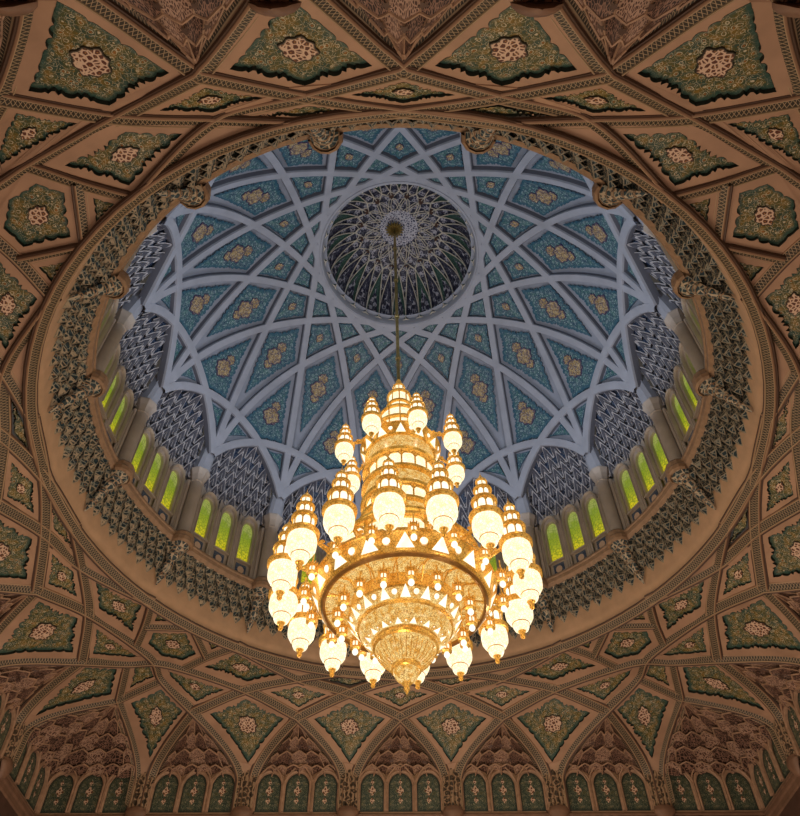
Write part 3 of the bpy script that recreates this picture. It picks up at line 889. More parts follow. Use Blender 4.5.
mb = MB(); mb.box((0, -5, -1.6), (WW+.5, 0, 0), (0, 19.5, 0), (0, 0, .1)); o = mb.build('floor', M['floor'], smooth=False); tag(o, kind='structure')
# cornice: stepped moulding along the four walls
cp = [(.0, .06), (.05, .06), (.08, .02), (.08, -.04), (.04, -.08), (.09, -.12), (.09, -.20), (.04, -.26), (.04, -.44), (.0, -.50)]
mb = MB(); G = []
for a in range(5):
    sx, sy = ((-1, 1), (1, 1), (1, -1), (-1, -1), (-1, 1))[a]
    G.append([np.array([sx*(W-d), sy*(W-d), HC+z-.06]) for d, z in cp])
mb.grid(G, 0); o = mb.build('trim_2', M['brownmid'], smooth=False); tag(o, kind='structure')

# ================================================================== RING COVE, CORBELS, RIM
mb = MB()
mb.lathe([(11.05, 17.00), (10.95, 17.12), (10.90, 17.18), (10.92, 17.24), (10.86, 17.42), (10.84, 17.46), (10.80, 17.60), (10.78, 18.0), (10.76, 19.1), (10.6, 19.30)], 128)
o = mb.build('wall_ring_cove', M['tan2']); tag(o, kind='structure')
PIER = [R(11.25+22.5*k) for k in range(16)]
def cyl(r, a, z): return np.array([r*math.sin(a), r*math.cos(a), z])
corn = empty('muqarnas_cornice', (0, 0, 18.4)); tag(corn, 'ring of painted honeycomb corbels hanging under the dome drum', 'cornice')
tiers = [(10.80, 10.64, 17.98, 18.50, 0), (10.64, 10.45, 18.26, 18.80, .5), (10.45, 10.26, 18.55, 19.06, 0), (10.27, 10.10, 18.82, 19.22, .5)]
NB = 128
for ti, (r0, r1, z0, z1, sh) in enumerate(tiers):
    mb = MB(); da = 2*PI/NB
    for k in range(NB):
        a = (k+sh)*da+PIER[0]
        hw = da*.5
        rm = (r0+r1)/2
        # hanging leaf: point, body ridge, shoulders, hooded top
        tip = cyl(r0-.02, a, z0-.10)
        bl = cyl(r0-.02, a-hw*.62, z0+.16); br_ = cyl(r0-.02, a+hw*.62, z0+.16); bc = cyl(r0-.20, a, z0+.12)
        ml = cyl(rm+.03, a-hw*.8, z0+.32); mr = cyl(rm+.03, a+hw*.8, z0+.32); mc = cyl(rm-.13, a, z0+.34)
        tl = cyl(r1, a-hw, z1); tr = cyl(r1, a+hw, z1); tcn = cyl(r1-.04, a, z1+.02)
        I = [mb.vert(p) for p in (tip, bl, bc, br_, ml, mc, mr, tl, tcn, tr)]
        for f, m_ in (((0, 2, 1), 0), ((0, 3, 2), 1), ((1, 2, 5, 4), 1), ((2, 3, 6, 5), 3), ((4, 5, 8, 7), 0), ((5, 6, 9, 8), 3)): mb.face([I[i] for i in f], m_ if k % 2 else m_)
        mb.tube([bl, bc, br_], .020, 4, 2); mb.tube([ml, bl, tip, br_, mr], .014, 4, 2); mb.tube([tip, bc, mc, tcn], .012, 4, 2)
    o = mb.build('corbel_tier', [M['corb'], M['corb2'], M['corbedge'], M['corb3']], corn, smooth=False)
mb = MB(); mb.lathe([(10.82, 18.1), (10.72, 18.5), (10.5, 18.9), (10.25, 19.2), (10.0, 19.24)], 160); mb.build('corbel_backing', M['corb2'], corn)
# rim moulding
mb = MB(); mb.lathe([(10.10, 19.16), (10.04, 19.18), (10.00, 19.24), (9.96, 19.26), (9.94, 19.34), (9.94, 19.40), (9.90, 19.43), (9.90, 19.50), (9.95, 19.56), (10.5, 19.58)], 192)
o = mb.build('trim_3', M['rim']); tag(o, kind='structure')
its = []
for a in PIER:
    th = empty('rim_bracket', cyl(9.9, a, 19.3)); d = -cyl(1, a, 0); d[2] = 0; t = np.array([math.cos(a), -math.sin(a), 0])
    c0 = cyl(9.93, a, 0)
    def octo(r, z, inset=0): return [c0+t*(r*math.cos(PI*(k+.0)/6*1.0))+d*(r*.95*math.sin(PI*k/6)+inset)+np.array([0, 0, z]) for k in range(7)]
    mb = MB(); I = mb.grid([octo(.36, 19.08), octo(.44, 19.14), octo(.47, 19.28), octo(.42, 19.36), octo(.44, 19.50), octo(.38, 19.60)], 0)
    mb.face(I[-1]); mb.build('octagonal_ledge', M['rim'], th, smooth=False)
    mb = MB()
    prof = [(.38, 19.12), (.28, 18.95), (.20, 18.85), (.22, 18.72), (.14, 18.5), (.18, 18.35), (.10, 18.05), (.12, 17.95), (.02, 17.62)]
    P = []
    for r_, z in prof:
        cc = cyl(9.97+(19.22-z)*.48, a, 0); P.append([cc+t*(r_*math.cos(PI*k/6))+d*(r_*1.0*math.sin(PI*k/6))+np.array([0, 0, z]) for k in range(7)])
    for i in range(len(P)-1):
        for k in range(6):
            I = [mb.vert(q) for q in (P[i][k], P[i][k+1], P[i+1][k+1], P[i+1][k])]; mb.face(I, (i+k) % 2)
        mb.tube(P[i], .018, 4, 2)
    mb.build('pendant_corbel', [M['corb2'], M['corb'], M['rim']], th, smooth=False)
    its.append((th, cyl(9.9, a, 19.3)))
label_ring(its, 'small octagonal ledge on the dome rim with hanging painted pendant', 'bracket', 'rim brackets')

# ================================================================== DRUM
RS, ZS, RD, ZC, KZ = 9.75, 23.2, 9.95, 22.0, 1.06
def dome_z(r): return ZC+KZ*math.sqrt(max(0, RD*RD-r*r))
def dome_pt(x, y, off=0.0):
    r = math.hypot(x, y); r = min(r, 9.93)
    p = np.array([x, y, dome_z(r)])
    n = dome_n(p); return p+n*off
def dome_n(p):
    v = np.array([p[0], p[1], (p[2]-ZC)/(KZ*KZ)]); return -unit(v)
mb = MB()
mb.lathe([(10.5, 19.50), (10.55, 19.6), (10.55, 23.0), (10.40, 23.2)], 128)
o = mb.build('wall_drum', M['stone']); tag(o, kind='structure')
def zonearch(hw, zb, zs, zt, k=8):
    """pointed arch outline (x,z) from bottom left over the top to bottom right"""
    pts = [(-hw, zb)]
    for i in range(k+1):
        t = i/k*PI/2; pts.append((-hw*math.cos(t)**.9 if i < k else 0, zs+(zt-zs)*math.sin(t)**1.1))
    return pts+[(-x, z) for x, z in pts[::-1][1:]]
wins = []
WANG = R(22.5)*.262
for b in range(16):
    ac = R(22.5*b)
    for k in (-1, 0, 1):
        a = ac+k*WANG
        def Q(x, z, r): return cyl(r, a+x/r, z)
        mb = MB(); o1 = zonearch(.275, 20.42, 22.05, 22.54)
        cz = 21.4; G = []; U = []
        for s_ in (1, .5):
            G.append([Q(x*s_, cz+(z-cz)*s_, 10.42) for x, z in o1]); U.append([(x*s_, (cz+(z-cz)*s_)-20.4) for x, z in o1])
        I = mb.grid(G, 0, U, close_j=True); cc = mb.vert(Q(0, cz, 10.42), (0, 1.0))
        for j in range(len(o1)): mb.face((I[-1][j], I[-1][(j+1) % len(o1)], cc))
        # frame plate with the arched opening
        fr = MB(); o2 = zonearch(.36, 20.42, 22.10, 22.74); o3 = zonearch(.42, 20.36, 22.14, 22.84)
        o4 = [(-.53, 20.3)] + [(-.53 if z < 22.2 and x < 0 else (.53 if z < 22.2 and x > 0 else x*1.15), z if z < 22.2 else 22.98) for x, z in o3[1:-1]] + [(.53, 20.3)]
        G = [[Q(x, z, 10.46) for x, z in o1], [Q(x, z, 10.30) for x, z in o1], [Q(x, z, 10.26) for x, z in zonearch(.31, 20.40, 22.07, 22.62)], [Q(x, z, 10.28) for x, z in o2],
             [Q(x, z, 10.20) for x, z in o2], [Q(x, z, 10.14) for x, z in zonearch(.39, 20.38, 22.12, 22.79)], [Q(x, z, 10.18) for x, z in o3], [Q(x, z, 10.30) for x, z in o3], [Q(x, z, 10.32) for x, z in o4]]
        fr.grid(G, 0)
        # colonnettes
        for sx in (-.43, .43): fr.tube([Q(sx, 19.6, 10.22), Q(sx, 22.15, 10.22)], .045, 6); fr.tube([Q(sx*1.17, 19.6, 10.2), Q(sx*1.17, 22.3, 10.2)], .03, 5)
        # apron under the sill
        fr.box(Q(0, 19.98, 10.42), Q(.40, 0, 10.4)-Q(0, 0, 10.4), -cyl(.1, a, 0), (0, 0, .40))
        fr.box(Q(0, 20.38, 10.30), Q(.42, 0, 10.4)-Q(0, 0, 10.4), -cyl(.10, a, 0), (0, 0, .035))
        fobj = fr.build('window_%d' % (len(wins)+1), M['stone'])
        mb.build('stained_pane', M['green'], fobj)
        sp = MB(); G = [[Q(x*.24, 19.98+z*.28, 10.31-o) for x, z in ((-1, -1), (1, -1), (1, 1), (-1, 1))] for o in (0, .02)]
        I = sp.grid(G, 0, close_j=True); sp.face(I[-1])
        I = [sp.vert(Q(.15*math.cos(2*PI*j/12), 19.98+.17*math.sin(2*PI*j/12), 10.27), (0, 0)) for j in range(12)]; sp.face(I, 1)
        sp.build('sill_tile', [M['latblue'], M['medal']], fobj, smooth=False)
        wins.append((fobj, Q(0, 21.5, 10.4)))
label_ring(wins, 'narrow arched window with glowing yellow-green stained glass', 'window', 'drum windows', kind='structure')

# piers with capitals
its = []
for a in PIER:
    th = empty('drum_pier', cyl(10.1, a, 19.5)); d = -cyl(1, a, 0); t = np.array([math.cos(a), -math.sin(a), 0])
    def col(mbx, off, r0, prof, n=12, rr=10.08):
        c0 = cyl(rr, a, 0)+t*off
        P = [[c0+t*(r_*r0*math.cos(2*PI*k/n))+d*(r_*r0*math.sin(2*PI*k/n))+np.array([0, 0, z]) for k in range(n)] for r_, z in prof]
        mbx.grid(P, 0, close_j=True)
    mb = MB(); col(mb, 0, .26, [(1.3, 19.5), (1.3, 19.62), (1.05, 19.7), (1, 19.8), (1, 22.5)])
    col(mb, -.33, .08, [(1, 19.5), (1, 22.5)], 8, 10.2); col(mb, .33, .08, [(1, 19.5), (1, 22.5)], 8, 10.2)
    mb.build('shaft', M['stone'], th)
    mb = MB(); col(mb, 0, .26, [(1.0, 22.45), (1.15, 22.5), (1.1, 22.56), (1.15, 22.62), (1.35, 22.85), (1.7, 23.05), (1.75, 23.12), (1.5, 23.18)], 8)
    mb.build('capital', M['stone'], th, smooth=False)
    mb = MB(); P = []
    for z in (23.1, 23.4, 23.8, 24.3, 24.8):
        rr = min(10.05, 9.95 - (z-23.1)*.12); w = .34-.05*(z-23.1); P.append([cyl(rr, a, z)+t*w*sx+d*ds for sx, ds in ((-1, -.25), (-1, .05), (-.55, .16), (.55, .16), (1, .05), (1, -.25))])
    mb.grid(P, 0); mb.build('springer', M['domerib'], th, smooth=False)
    its.append((th, cyl(10, a, 21.5)))
label_ring(its, 'grey stone pier with capital between window trios', 'pier', 'drum piers')

# ================================================================== DOME
mb = MB(); NA = 384; rr_ = [9.95-(9.95-3.35)*i/70 for i in range(71)]
cr2 = RS*math.cos(R(22.5))
for i in range(70):
    for k in range(NA):
        q = []
        am = 2*PI*(k+.5)/NA; rm = (rr_[i]+rr_[i+1])/2
        # a point lies in a lunette when it is outside every short arch
        nout = sum(1 for p_ in PIER if rm*math.cos(am-p_) > cr2+.06)
        if nout >= 2: continue
        for r_, kk in ((rr_[i], k), (rr_[i+1], k), (rr_[i+1], k+1), (rr_[i], k+1)):
            a_ = 2*PI*kk/NA; q.append(mb.vert((r_*math.sin(a_), r_*math.cos(a_), dome_z(r_)+.10)))
        mb.face(q)
o = mb.build('ceiling_dome', M['dome']); tag(o, kind='structure')
def sweep_dome(mb, pts2, w, h0, h1):
    P = [dome_pt(x, y) for x, y in pts2]; G = []; L = 0; U = []
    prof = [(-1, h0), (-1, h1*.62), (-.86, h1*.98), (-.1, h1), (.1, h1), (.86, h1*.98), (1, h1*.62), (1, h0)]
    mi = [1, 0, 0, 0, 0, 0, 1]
    for i, p in enumerate(P):
        t = unit(P[min(i+1, len(P)-1)]-P[max(i-1, 0)]); n = dome_n(p); n = unit(n-(n @ t)*t); s_ = np.cross(t, n)
        G.append([p+s_*a*w/2+n*b for a, b in prof])
    I = mb.grid(G, 0)
    # side faces get the shadow material
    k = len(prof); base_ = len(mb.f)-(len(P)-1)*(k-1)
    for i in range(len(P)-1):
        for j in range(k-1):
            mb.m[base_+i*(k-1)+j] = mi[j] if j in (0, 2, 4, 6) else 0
def pier_xy(k): a = PIER[k % 16]; return np.array([RS*math.sin(a), RS*math.cos(a)])
big = []; small_ = []
for k in range(16):
    for step, lst, w, h in ((6, big, .33, .21), (2, small_, .37, .24)):
        a, b = pier_xy(k), pier_xy(k+step); n = 48 if step == 6 else 20
        pts = [a+(b-a)*i/n for i in range(n+1)]
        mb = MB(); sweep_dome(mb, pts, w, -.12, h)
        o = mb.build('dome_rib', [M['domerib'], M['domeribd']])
        m_ = pts[len(pts)//2]; lst.append((o, dome_pt(*m_)))
label_ring(big, 'long grey rib crossing the dome beside its crown', 'rib', 'long dome ribs')
label_ring(small_, 'short grey arched rib linking two drum piers', 'rib', 'short dome ribs', margin=60)
def line_x(k1, s1, k2, s2):
    a, b = pier_xy(k1), pier_xy(k1+s1); c, d = pier_xy(k2), pier_xy(k2+s2)
    A = np.array([b-a, -(d-c)]).T; t = np.linalg.solve(A, c-a); return a+(b-a)*t[0]
rmin6 = RS*math.cos(R(67.5)); rmin2 = RS*math.cos(R(22.5))
def pol(r, deg): return np.array([r*math.sin(R(deg)), r*math.cos(R(deg))])
def r6(m): return rmin6/math.cos(R(11.25*m))
def domsurf(p2, fr, Q, P):
    c, u, v, n = fr; p = c+u*p2[0]+v*p2[1]
    # radially from the dome centre on to the shell
    o = np.array([0, 0, ZC]); d = p-o
    k = RD/math.sqrt(d[0]**2+d[1]**2+(d[2]/KZ)**2)
    return o+d*k
def dense(corners, n=6):
    out = []; ci = []
    for i in range(len(corners)):
        a = np.array(corners[i]); b = np.array(corners[(i+1) % len(corners)]); ci.append(len(out))
        for k in range(n): out.append(dome_pt(*(a+(b-a)*k/n)))
    return out, ci
def dome_panels(name, gen, desc, grp, margin, med, amp, pitch, count=16, thick=.045):
    its = []
    for k in range(count):
        for cs in gen(k):
            poly, ci = dense(cs); c = np.mean(poly, 0); nh = dome_n(c)
            th = make_panel(name, poly, ci, domsurf, nh, np.array([-c[0], -c[1], 3.0]), margin, [M['dara'], M['daraflat']], amp, pitch, thick, med, lift=.0, names=('teal_inset', 'rosette'))
            if th: its.append((th, c))
    label_ring(its, desc, 'dome panel', grp)
bayc = lambda k: 22.5*k
piec = lambda k: 11.25+22.5*k
# large diamonds over the piers
def g_large(k):
    # pier az: bottom is where the ribs cross the short arches; ribs nearly meet there
    az = piec(k)
    yield [pol(rmin2+.0, az), pol(r6(5), az-11.25), pol(r6(4), az), pol(r6(5), az+11.25)]
dome_panels('dome_coffer', g_large, 'long teal diamond dome panel with three gold rosettes', 'large dome diamonds', .34, ('three', .21, M['rosette']), .09, .24)
def g_bay(k):
    az = bayc(k)
    # rib of pier k-1 (towards this bay) meets the short arch
    pk = (k) % 16    # pier index to the right (az+11.25)
    rb = rmin2/math.cos(R(11.25))
    # intersection of the long rib with the short arch near each pier
    pr = line_x(k, -6, k-1, 2); pl = line_x(k-1, 6, k-2, 2)
    yield [pol(rb, az), pr, pol(r6(5), az), pl]
dome_panels('dome_coffer', g_bay, 'teal kite dome panel with a double gold rosette above a lunette', 'dome kites', .30, ('two', .23, M['rosette']), .08, .24)
def g_med(k): az = bayc(k); yield [pol(r6(5), az), pol(r6(4), az-11.25), pol(r6(3), az), pol(r6(4), az+11.25)]
dome_panels('dome_coffer', g_med, 'medium teal dome panel with one gold flower', 'medium dome panels', .25, ('one', .17, M['rosette']), .07, .2)
def g_s1(k): az = piec(k); yield [pol(r6(4), az), pol(r6(3), az-11.25), pol(r6(2), az), pol(r6(3), az+11.25)]
dome_panels('dome_coffer', g_s1, 'small teal dome panel in the second row from the crown', 'small dome panels', .20, None, .05, .17)
def g_s2(k): az = bayc(k); yield [pol(r6(3), az), pol(r6(2), az-11.25), pol(r6(1), az), pol(r6(2), az+11.25)]
dome_panels('dome_coffer', g_s2, 'tiny teal dome panel hugging the crown ring', 'tiny dome panels', .16, None, .03, .12)
def g_sp(k):
    az = piec(k)
    a = pier_xy(k)
    # triangle beside the pier: between short arch of this pier and its long rib, closed by the neighbour's arch
    for sg in (1, -1):
        rb = rmin2/math.cos(R(11.25)); bx = pol(rb, az+sg*11.25)
        px = line_x(k, sg*6, k-sg, sg*2) 
        st = a+(bx-a)*.25
        yield [a*.985, bx, px]
dome_panels('dome_spandrel', g_sp, 'little teal spandrel panel squeezed between ribs above a pier', 'dome spandrels', .235, None, .02, .10)

# lunettes: honeycomb of white lattice between the piers
its = []
for b in range(16):
    az = R(22.5*b); th = empty('lunette', cyl(10.1, az, 23.2))
    rb = rmin2/math.cos(R(11.25)); zt = dome_z(rb)-.02
    def edge_hw(z):
        # half angle of the opening at height z, from the short arches
        t = min(1, max(0, (z-23.0)/(zt-23.0)))
        return R(10.6)*math.sqrt(max(0, 1-t**1.9))+R(.2)
    def Rw(z, depth=0.0):
        t = min(1, max(0, (z-22.9)/(zt-22.9))); return 10.38-.35*t-.80*t**2.4+depth
    mb = MB(); G = []; U = []
    for i in range(15):
        z = 22.85+(zt-22.85)*i/14; h = max(edge_hw(z), R(11.0) if z < 23.3 else 0); G.append([cyl(Rw(z)+.10*math.cos(x*PI*1.5)*0+.10, az+h*x, z) for x in [-1+2*j/12 for j in range(13)]]); U.append([(h*10*x, z) for x in [-1+2*j/12 for j in range(13)]])
    mb.grid(G, 0, U)
    for f in range(len(mb.f)):
        if f//12 >= 10: mb.m[f] = 1
    mb.build('lunette_shell', [M['latbg'], M['latblue']], th)
    la = MB(); rows = 6
    zz0 = 22.75
    for i in range(rows):
        z0 = zz0+i*.50; z1 = z0+.62
        h0 = edge_hw(z0+.2); n = max(2, int(round(h0*2*10.1/.46))); off = .5 if i % 2 else 0
        for k in range(n+1):
            a = az+(-h0+2*h0*(k+off)/n) if n else az
            if abs(a-az) > edge_hw(min(z1, zt))+R(.3): continue
            hw = h0/n*.92
            rr0, rr1 = Rw(z0)-.10, Rw(min(z1, zt))-.20
            ap = cyl(rr1, a, min(z1, zt-.02)); l = cyl(rr0, a-hw, z0); r_ = cyl(rr0, a+hw, z0)
            la.tube([l, (l+ap)/2+cyl(.02, a, .05), ap], .026, 4); la.tube([r_, (r_+ap)/2+cyl(.02, a, .05), ap], .026, 4)
            la.tube([cyl(rr0+.06, a-hw*.45, z0+.05), ap*.3+(cyl(rr0, a, z0+.2))*.7, cyl(rr0+.06, a+hw*.45, z0+.05)], .016, 4)
            if i % 2 == 0: la.tube([cyl(rr0-.02, a+hw+hw*.45*math.cos(2*PI*q/8), z0+.12+.10*math.sin(2*PI*q/8)) for q in range(8)], .014, 4, closed=True)
            # niche facet
            I = [la.vert(p) for p in (l, ap, cyl(rr0+.12, a, z0+.12))]; la.face(I, 1)
            I = [la.vert(p) for p in (r_, cyl(rr0+.12, a, z0+.12), ap)]; la.face(I, 1)
    la.build('white_lattice', [M['lat'], M['latbg']], th, smooth=False)
    its.append((th, cyl(9.8, az, 24.6)))
label_ring(its, 'arched lunette of white honeycomb lattice above three windows', 'lunette', 'drum lunettes')

# ================================================================== CROWN BOWL
mb = MB()
mb.lathe([(3.66, 31.66), (3.64, 31.54), (3.56, 31.52), (3.52, 31.62), (3.50, 31.72), (3.50, 31.95)], 96)
o = mb.build('trim_4', M['domerib']); tag(o, kind='structure')
crown = empty('crown_bowl', (0, 0, 32)); tag(crown, 'ribbed bowl at the dome crown with navy and green gores round a lace star', 'dome crown')
def bowl(t): # t 0 at the rim .. 1 apex
    r = 3.42*math.cos(t*PI/2)**.85; z = 31.9+2.85*math.sin(t*PI/2)**.92; return r, z
NG = 32
for par in (0, 1):
    for k in range(par, NG, 2):
        mb = MB(); a0 = 2*PI*k/NG; G = []; U = []
        for i in range(9):
            t = i/8*.60; r, z = bowl(t); hw = PI/NG*(1-(i/8)**2.5*.95)
            G.append([cyl(r+.16*(1-x*x)*(1-i/9), a0+hw*x, z+(.10*(1-x*x)*(i/9))) for x in (-1, -.6, 0, .6, 1)]); U.append([(x*.3, r) for x in (-1, -.6, 0, .6, 1)])
        mb.grid(G, 0, U); mb.build('gore', M['navy'] if par else M['gore'], crown)
mb = MB()
for k in range(NG):
    a = 2*PI*(k+.5)/NG; s_ = 2*PI*k/NG
    for sg in (-.5, .5):
        mb.tube([cyl(bowl(i/8*.60)[0]-.02, s_+sg*2*PI/NG*(1-(i/8)**2.5*.95), bowl(i/8*.60)[1]-.02) for i in range(9)], .026, 4)
    # scalloped lip
    mb.tube([cyl(3.45+.10*math.sin(PI*j/6), s_+(j/6-.5)*2*PI/NG, 31.84) for j in range(7)], .03, 4)
    # star web between gore tips and the rosette
    def q(t, aa): r, z = bowl(t); return cyl(r-.03, aa, z-.03)
    mb.tube([q(.60, s_), q(.645, a), q(.60, s_+2*PI/NG)], .024, 4)
    if k % 2 == 0:
        for st in (3, -3): mb.tube([q(.61, s_), q(.72, s_+st*PI/NG), q(.85, s_+st*2*PI/NG)], .020, 4)
        for st in (1, -1): mb.tube([q(.85, s_), q(.78, s_+st*PI/NG), q(.70, s_+st*2*PI/NG), q(.61, s_+st*2*PI/NG)], .020, 4)
mb.build('cream_ribs', M['cream'], crown)
mb = MB(); G = []; U = []
for i in range(17):
    t = .01+i/16*.985; r, z = bowl(t); G.append([cyl(r+.06, 2*PI*k/64, z+.06) for k in range(64)]); U.append([(r*math.sin(2*PI*k/64), r*math.cos(2*PI*k/64)) for k in range(64)])
mb.grid(G, 0, U, close_j=True)
for f in range(len(mb.f)):
    i, k = divmod(f, 64)
    mb.m[f] = 0 if i >= 14 else (1 if ((k//2+i) % 2) else 2)
mb.build('star_web', [M['lace'], M['navy'], M['web']], crown)
mb = MB()
for k in range(16):
    a = 2*PI*(k+.5)/16; c_r, c_z = bowl(.66)
    I = [mb.vert(cyl(c_r-.05+.13*math.cos(2*PI*j/5+PI), a+.13*math.sin(2*PI*j/5)/c_r, c_z-.07-.10*math.cos(2*PI*j/5))) for j in range(5)]; mb.face(I)
mb.build('dark_pentagons', M['brown'], crown)

# ================================================================== CHANDELIER
CXo, CYo = .09, 0.0
ch = empty('chandelier', (CXo, CYo, 9.7), local=True)
tag(ch, 'huge gold and crystal chandelier with tiered lanterns hanging from the dome crown', 'chandelier')
def chb(mb, name, mats, parent=None, smooth=True):
    o = mb.build(name, mats, None, smooth); o.parent = parent or ch
    if parent is None: o.location = (0, 0, -9.7)
    return o
# rod
mb = MB(); mb.tube([(0, 0, 22.0), (0, 0, 34.6)], .065, 10)
for z in (23.5, 26.5, 29.5, 32.5): mb.lathe([(.06, -.12), (.10, -.08), (.10, .08), (.06, .12)], 12, c=(0, 0, z))
chb(mb, 'suspension_rod', M['brass'])
mb = MB(); star = []
for k in range(32):
    r_ = .46 if k % 2 == 0 else .30; star.append((r_*math.sin(PI*k/16), r_*math.cos(PI*k/16)))
G = [[(x*s_, y*s_, z) for x, y in star] for s_, z in ((1, 34.62), (.95, 34.50), (.6, 34.42), (.28, 34.2), (.14, 33.9))]
I = mb.grid(G, 0, close_j=True); mb.face(I[-1]); chb(mb, 'star_canopy', M['brass'], smooth=False)

def post_ring(mb, r, z0, z1, n, w=.03, a0=0, bulge=0.0):
    for k in range(n):
        a = a0+2*PI*k/n
        mb.tube([cyl(r, a, z0), cyl(r+bulge, a, (z0+z1)/2), cyl(r, a, z1)], w, 5)
def arch_ring(mb, r, zt, h, n, w=.02, a0=0):
    for k in range(n):
        mb.tube([cyl(r, a0+2*PI*(k+j/6)/n, zt-h+h*math.sin(PI*j/6)**.7) for j in range(7)], w, 4)
def lantern_parts(sc_=1.0, small=False):
    gold = MB(); gl = MB(); tr = MB()
    n = 16
    S = lambda pr: [(a*sc_, b*sc_) for a, b in pr]
    gold.lathe(S([(.0, -.80), (.05, -.78), (.075, -.72), (.06, -.66), (.09, -.62), (.10, -.56), (.13, -.54)]), n)
    gold.lathe(S([(.235, -.345), (.255, -.325), (.235, -.30)]), n)
    gold.lathe(S([(.40, .26), (.445, .28), (.46, .34), (.44, .38), (.46, .42), (.40, .46), (.26, .47)]), n)
    gold.lathe(S([(.28, .86), (.35, .89), (.36, .95), (.33, 1.0), (.18, 1.02)]), n)
    gold.lathe(S([(.20, 1.32), (.26, 1.35), (.26, 1.40), (.22, 1.44), (.10, 1.45)]), n)
    gold.lathe(S([(.13, 1.66), (.17, 1.68), (.16, 1.74), (.10, 1.82), (.04, 1.87), (.045, 1.92), (.015, 1.97), (.0, 2.12)]), n)
    g2 = MB()
    post_ring(gold, .30*sc_, .46*sc_, .88*sc_, 8, .022*sc_); arch_ring(gold, .305*sc_, .88*sc_, .12*sc_, 8, .022*sc_)
    post_ring(gold, .21*sc_, 1.01*sc_, 1.33*sc_, 8, .018*sc_); arch_ring(gold, .215*sc_, 1.33*sc_, .09*sc_, 8, .018*sc_)
    post_ring(gold, .14*sc_, 1.44*sc_, 1.67*sc_, 6, .014*sc_)
    gl.lathe(S([(.12, -.56), (.19, -.51), (.225, -.43), (.24, -.34)]), n)
    gl.lathe(S([(.245, -.31), (.325, -.24), (.385, -.12), (.405, .02), (.40, .15), (.375, .28)]), n)
    tr.lathe(S([(.275, .46), (.28, .88)]), n); tr.lathe(S([(.19, 1.0), (.19, 1.34)]), n); tr.lathe(S([(.12, 1.44), (.12, 1.68)]), n)
    # pineapple ribs on the bowl
    return gold, gl, tr
gold, gl, tr = lantern_parts(.95)
PR = chb(gold, 'lantern', M['gold'])
b1 = chb(gl, 'glass_bowl', M['glass'], PR); b2 = chb(tr, 'lit_tier', M['glassw'], PR)
gold, gl, tr = lantern_parts(.72)
PS = chb(gold, 'lantern', M['gold']); chb(gl, 'glass_bowl', M['glass'], PS); chb(tr, 'lit_tier', M['glassw'], PS)
def place_l(proto, first, x, y, z):
    o = proto if first else dup(proto)
    o.parent = ch; o.location = (x, y, z-9.7); return o
ROT = R(-4.5)
for k in range(16):
    a = R(11.25+22.5*k)+ROT
    place_l(PR, k == 0, 3.25*math.sin(a), 3.25*math.cos(a), 12.52)
for k in range(8):
    a = R(22.5+45*k)+R(6.5)
    place_l(PS, k == 0, 1.84*math.sin(a), 1.84*math.cos(a), 17.64)
# arms
def arm(r0, z0, r1, z1, sag, lip, first_name):
    mb = MB()
    pts = [(r0+(r1-r0)*t, z0+(z1-z0)*t-sag*math.sin(PI*t)) for t in [i/8 for i in range(9)]]
    mb.tube([(r_, 0, z) for r_, z in pts], .05, 6)
    # pierced web plate under the arm
    low = [(r0+(r1-r0)*t, z0+(z1-z0)*t-sag*math.sin(PI*t)-lip*(1-t)**1.5-.05*abs(math.sin(3*PI*t))) for t in [i/8 for i in range(9)]]
    G = [[(r_, .025, z) for r_, z in pts], [(r_, .025, z) for r_, z in low], [(r_, -.025, z) for r_, z in low], [(r_, -.025, z) for r_, z in pts]]
    mb.grid(G, 0)
    for t in (.25, .5, .75): mb.lathe([(.0, -.06), (.07, 0), (.0, .06)], 8, c=(r0+(r1-r0)*t, 0, z0+(z1-z0)*t+.06))
    return chb(mb, first_name, M['gold'])
am = arm(2.0, 13.0, 2.87, 12.90, .10, .35, 'arm')
am2 = None
for k in range(16):
    a = R(11.25+22.5*k)+ROT
    o = am if k == 0 else am.copy()
    if k: COL.objects.link(o)
    o.rotation_euler = (0, 0, PI/2-a)
am2 = arm(.80, 18.75, 1.60, 18.12, -.02, .45, 'arm')
for k in range(8):
    a = R(22.5+45*k)+R(6.5)
    o = am2 if k == 0 else am2.copy()
    if k: COL.objects.link(o)
    o.rotation_euler = (0, 0, PI/2-a)
# small pendant lamps: 16 under the ring, 16 outside it
def small_lamp():
    g = MB(); w = MB()
    g.lathe([(.0, .42), (.10, .40), (.14, .34), (.11, .30), (.13, .26)], 10)
    g.lathe([(.05, -.06), (.03, -.02)], 8); g.tube([(0, 0, .40), (0, 0, .75)], .02, 5)
    post_ring(g, .12, .08, .28, 6, .014)
    g.lathe([(.10, .12), (.15, .10), (.15, .06), (.06, .04)], 10)
    post_ring(g, .135, .10, .40, 10, .016)
    w.lathe([(.075, .08), (.075, .28)], 10); w.lathe([(0, -.12), (.05, -.10), (.08, -.05), (.08, .0), (.04, .05)], 10)
    a = chb(g, 'pendant_lamp', M['gold']); chb(w, 'lamp_glass', M['glassw'], a); return a
sl = small_lamp()
first = True
for rr, zz, n, ph in ((1.72, 11.62, 16, 0.0), (2.62, 12.25, 16, 0.0), (2.95, 14.55, 8, 0.2)):
    for k in range(n):
        a = 2*PI*(k+ph)/n+ROT
        if rr > 2.9: continue
        o = sl if first else dup(sl); first = False
        o.parent = ch; o.location = (rr*math.sin(a), rr*math.cos(a), zz-9.7)

# central body
g = MB(); w = MB(); am_ = MB(); wh = MB()
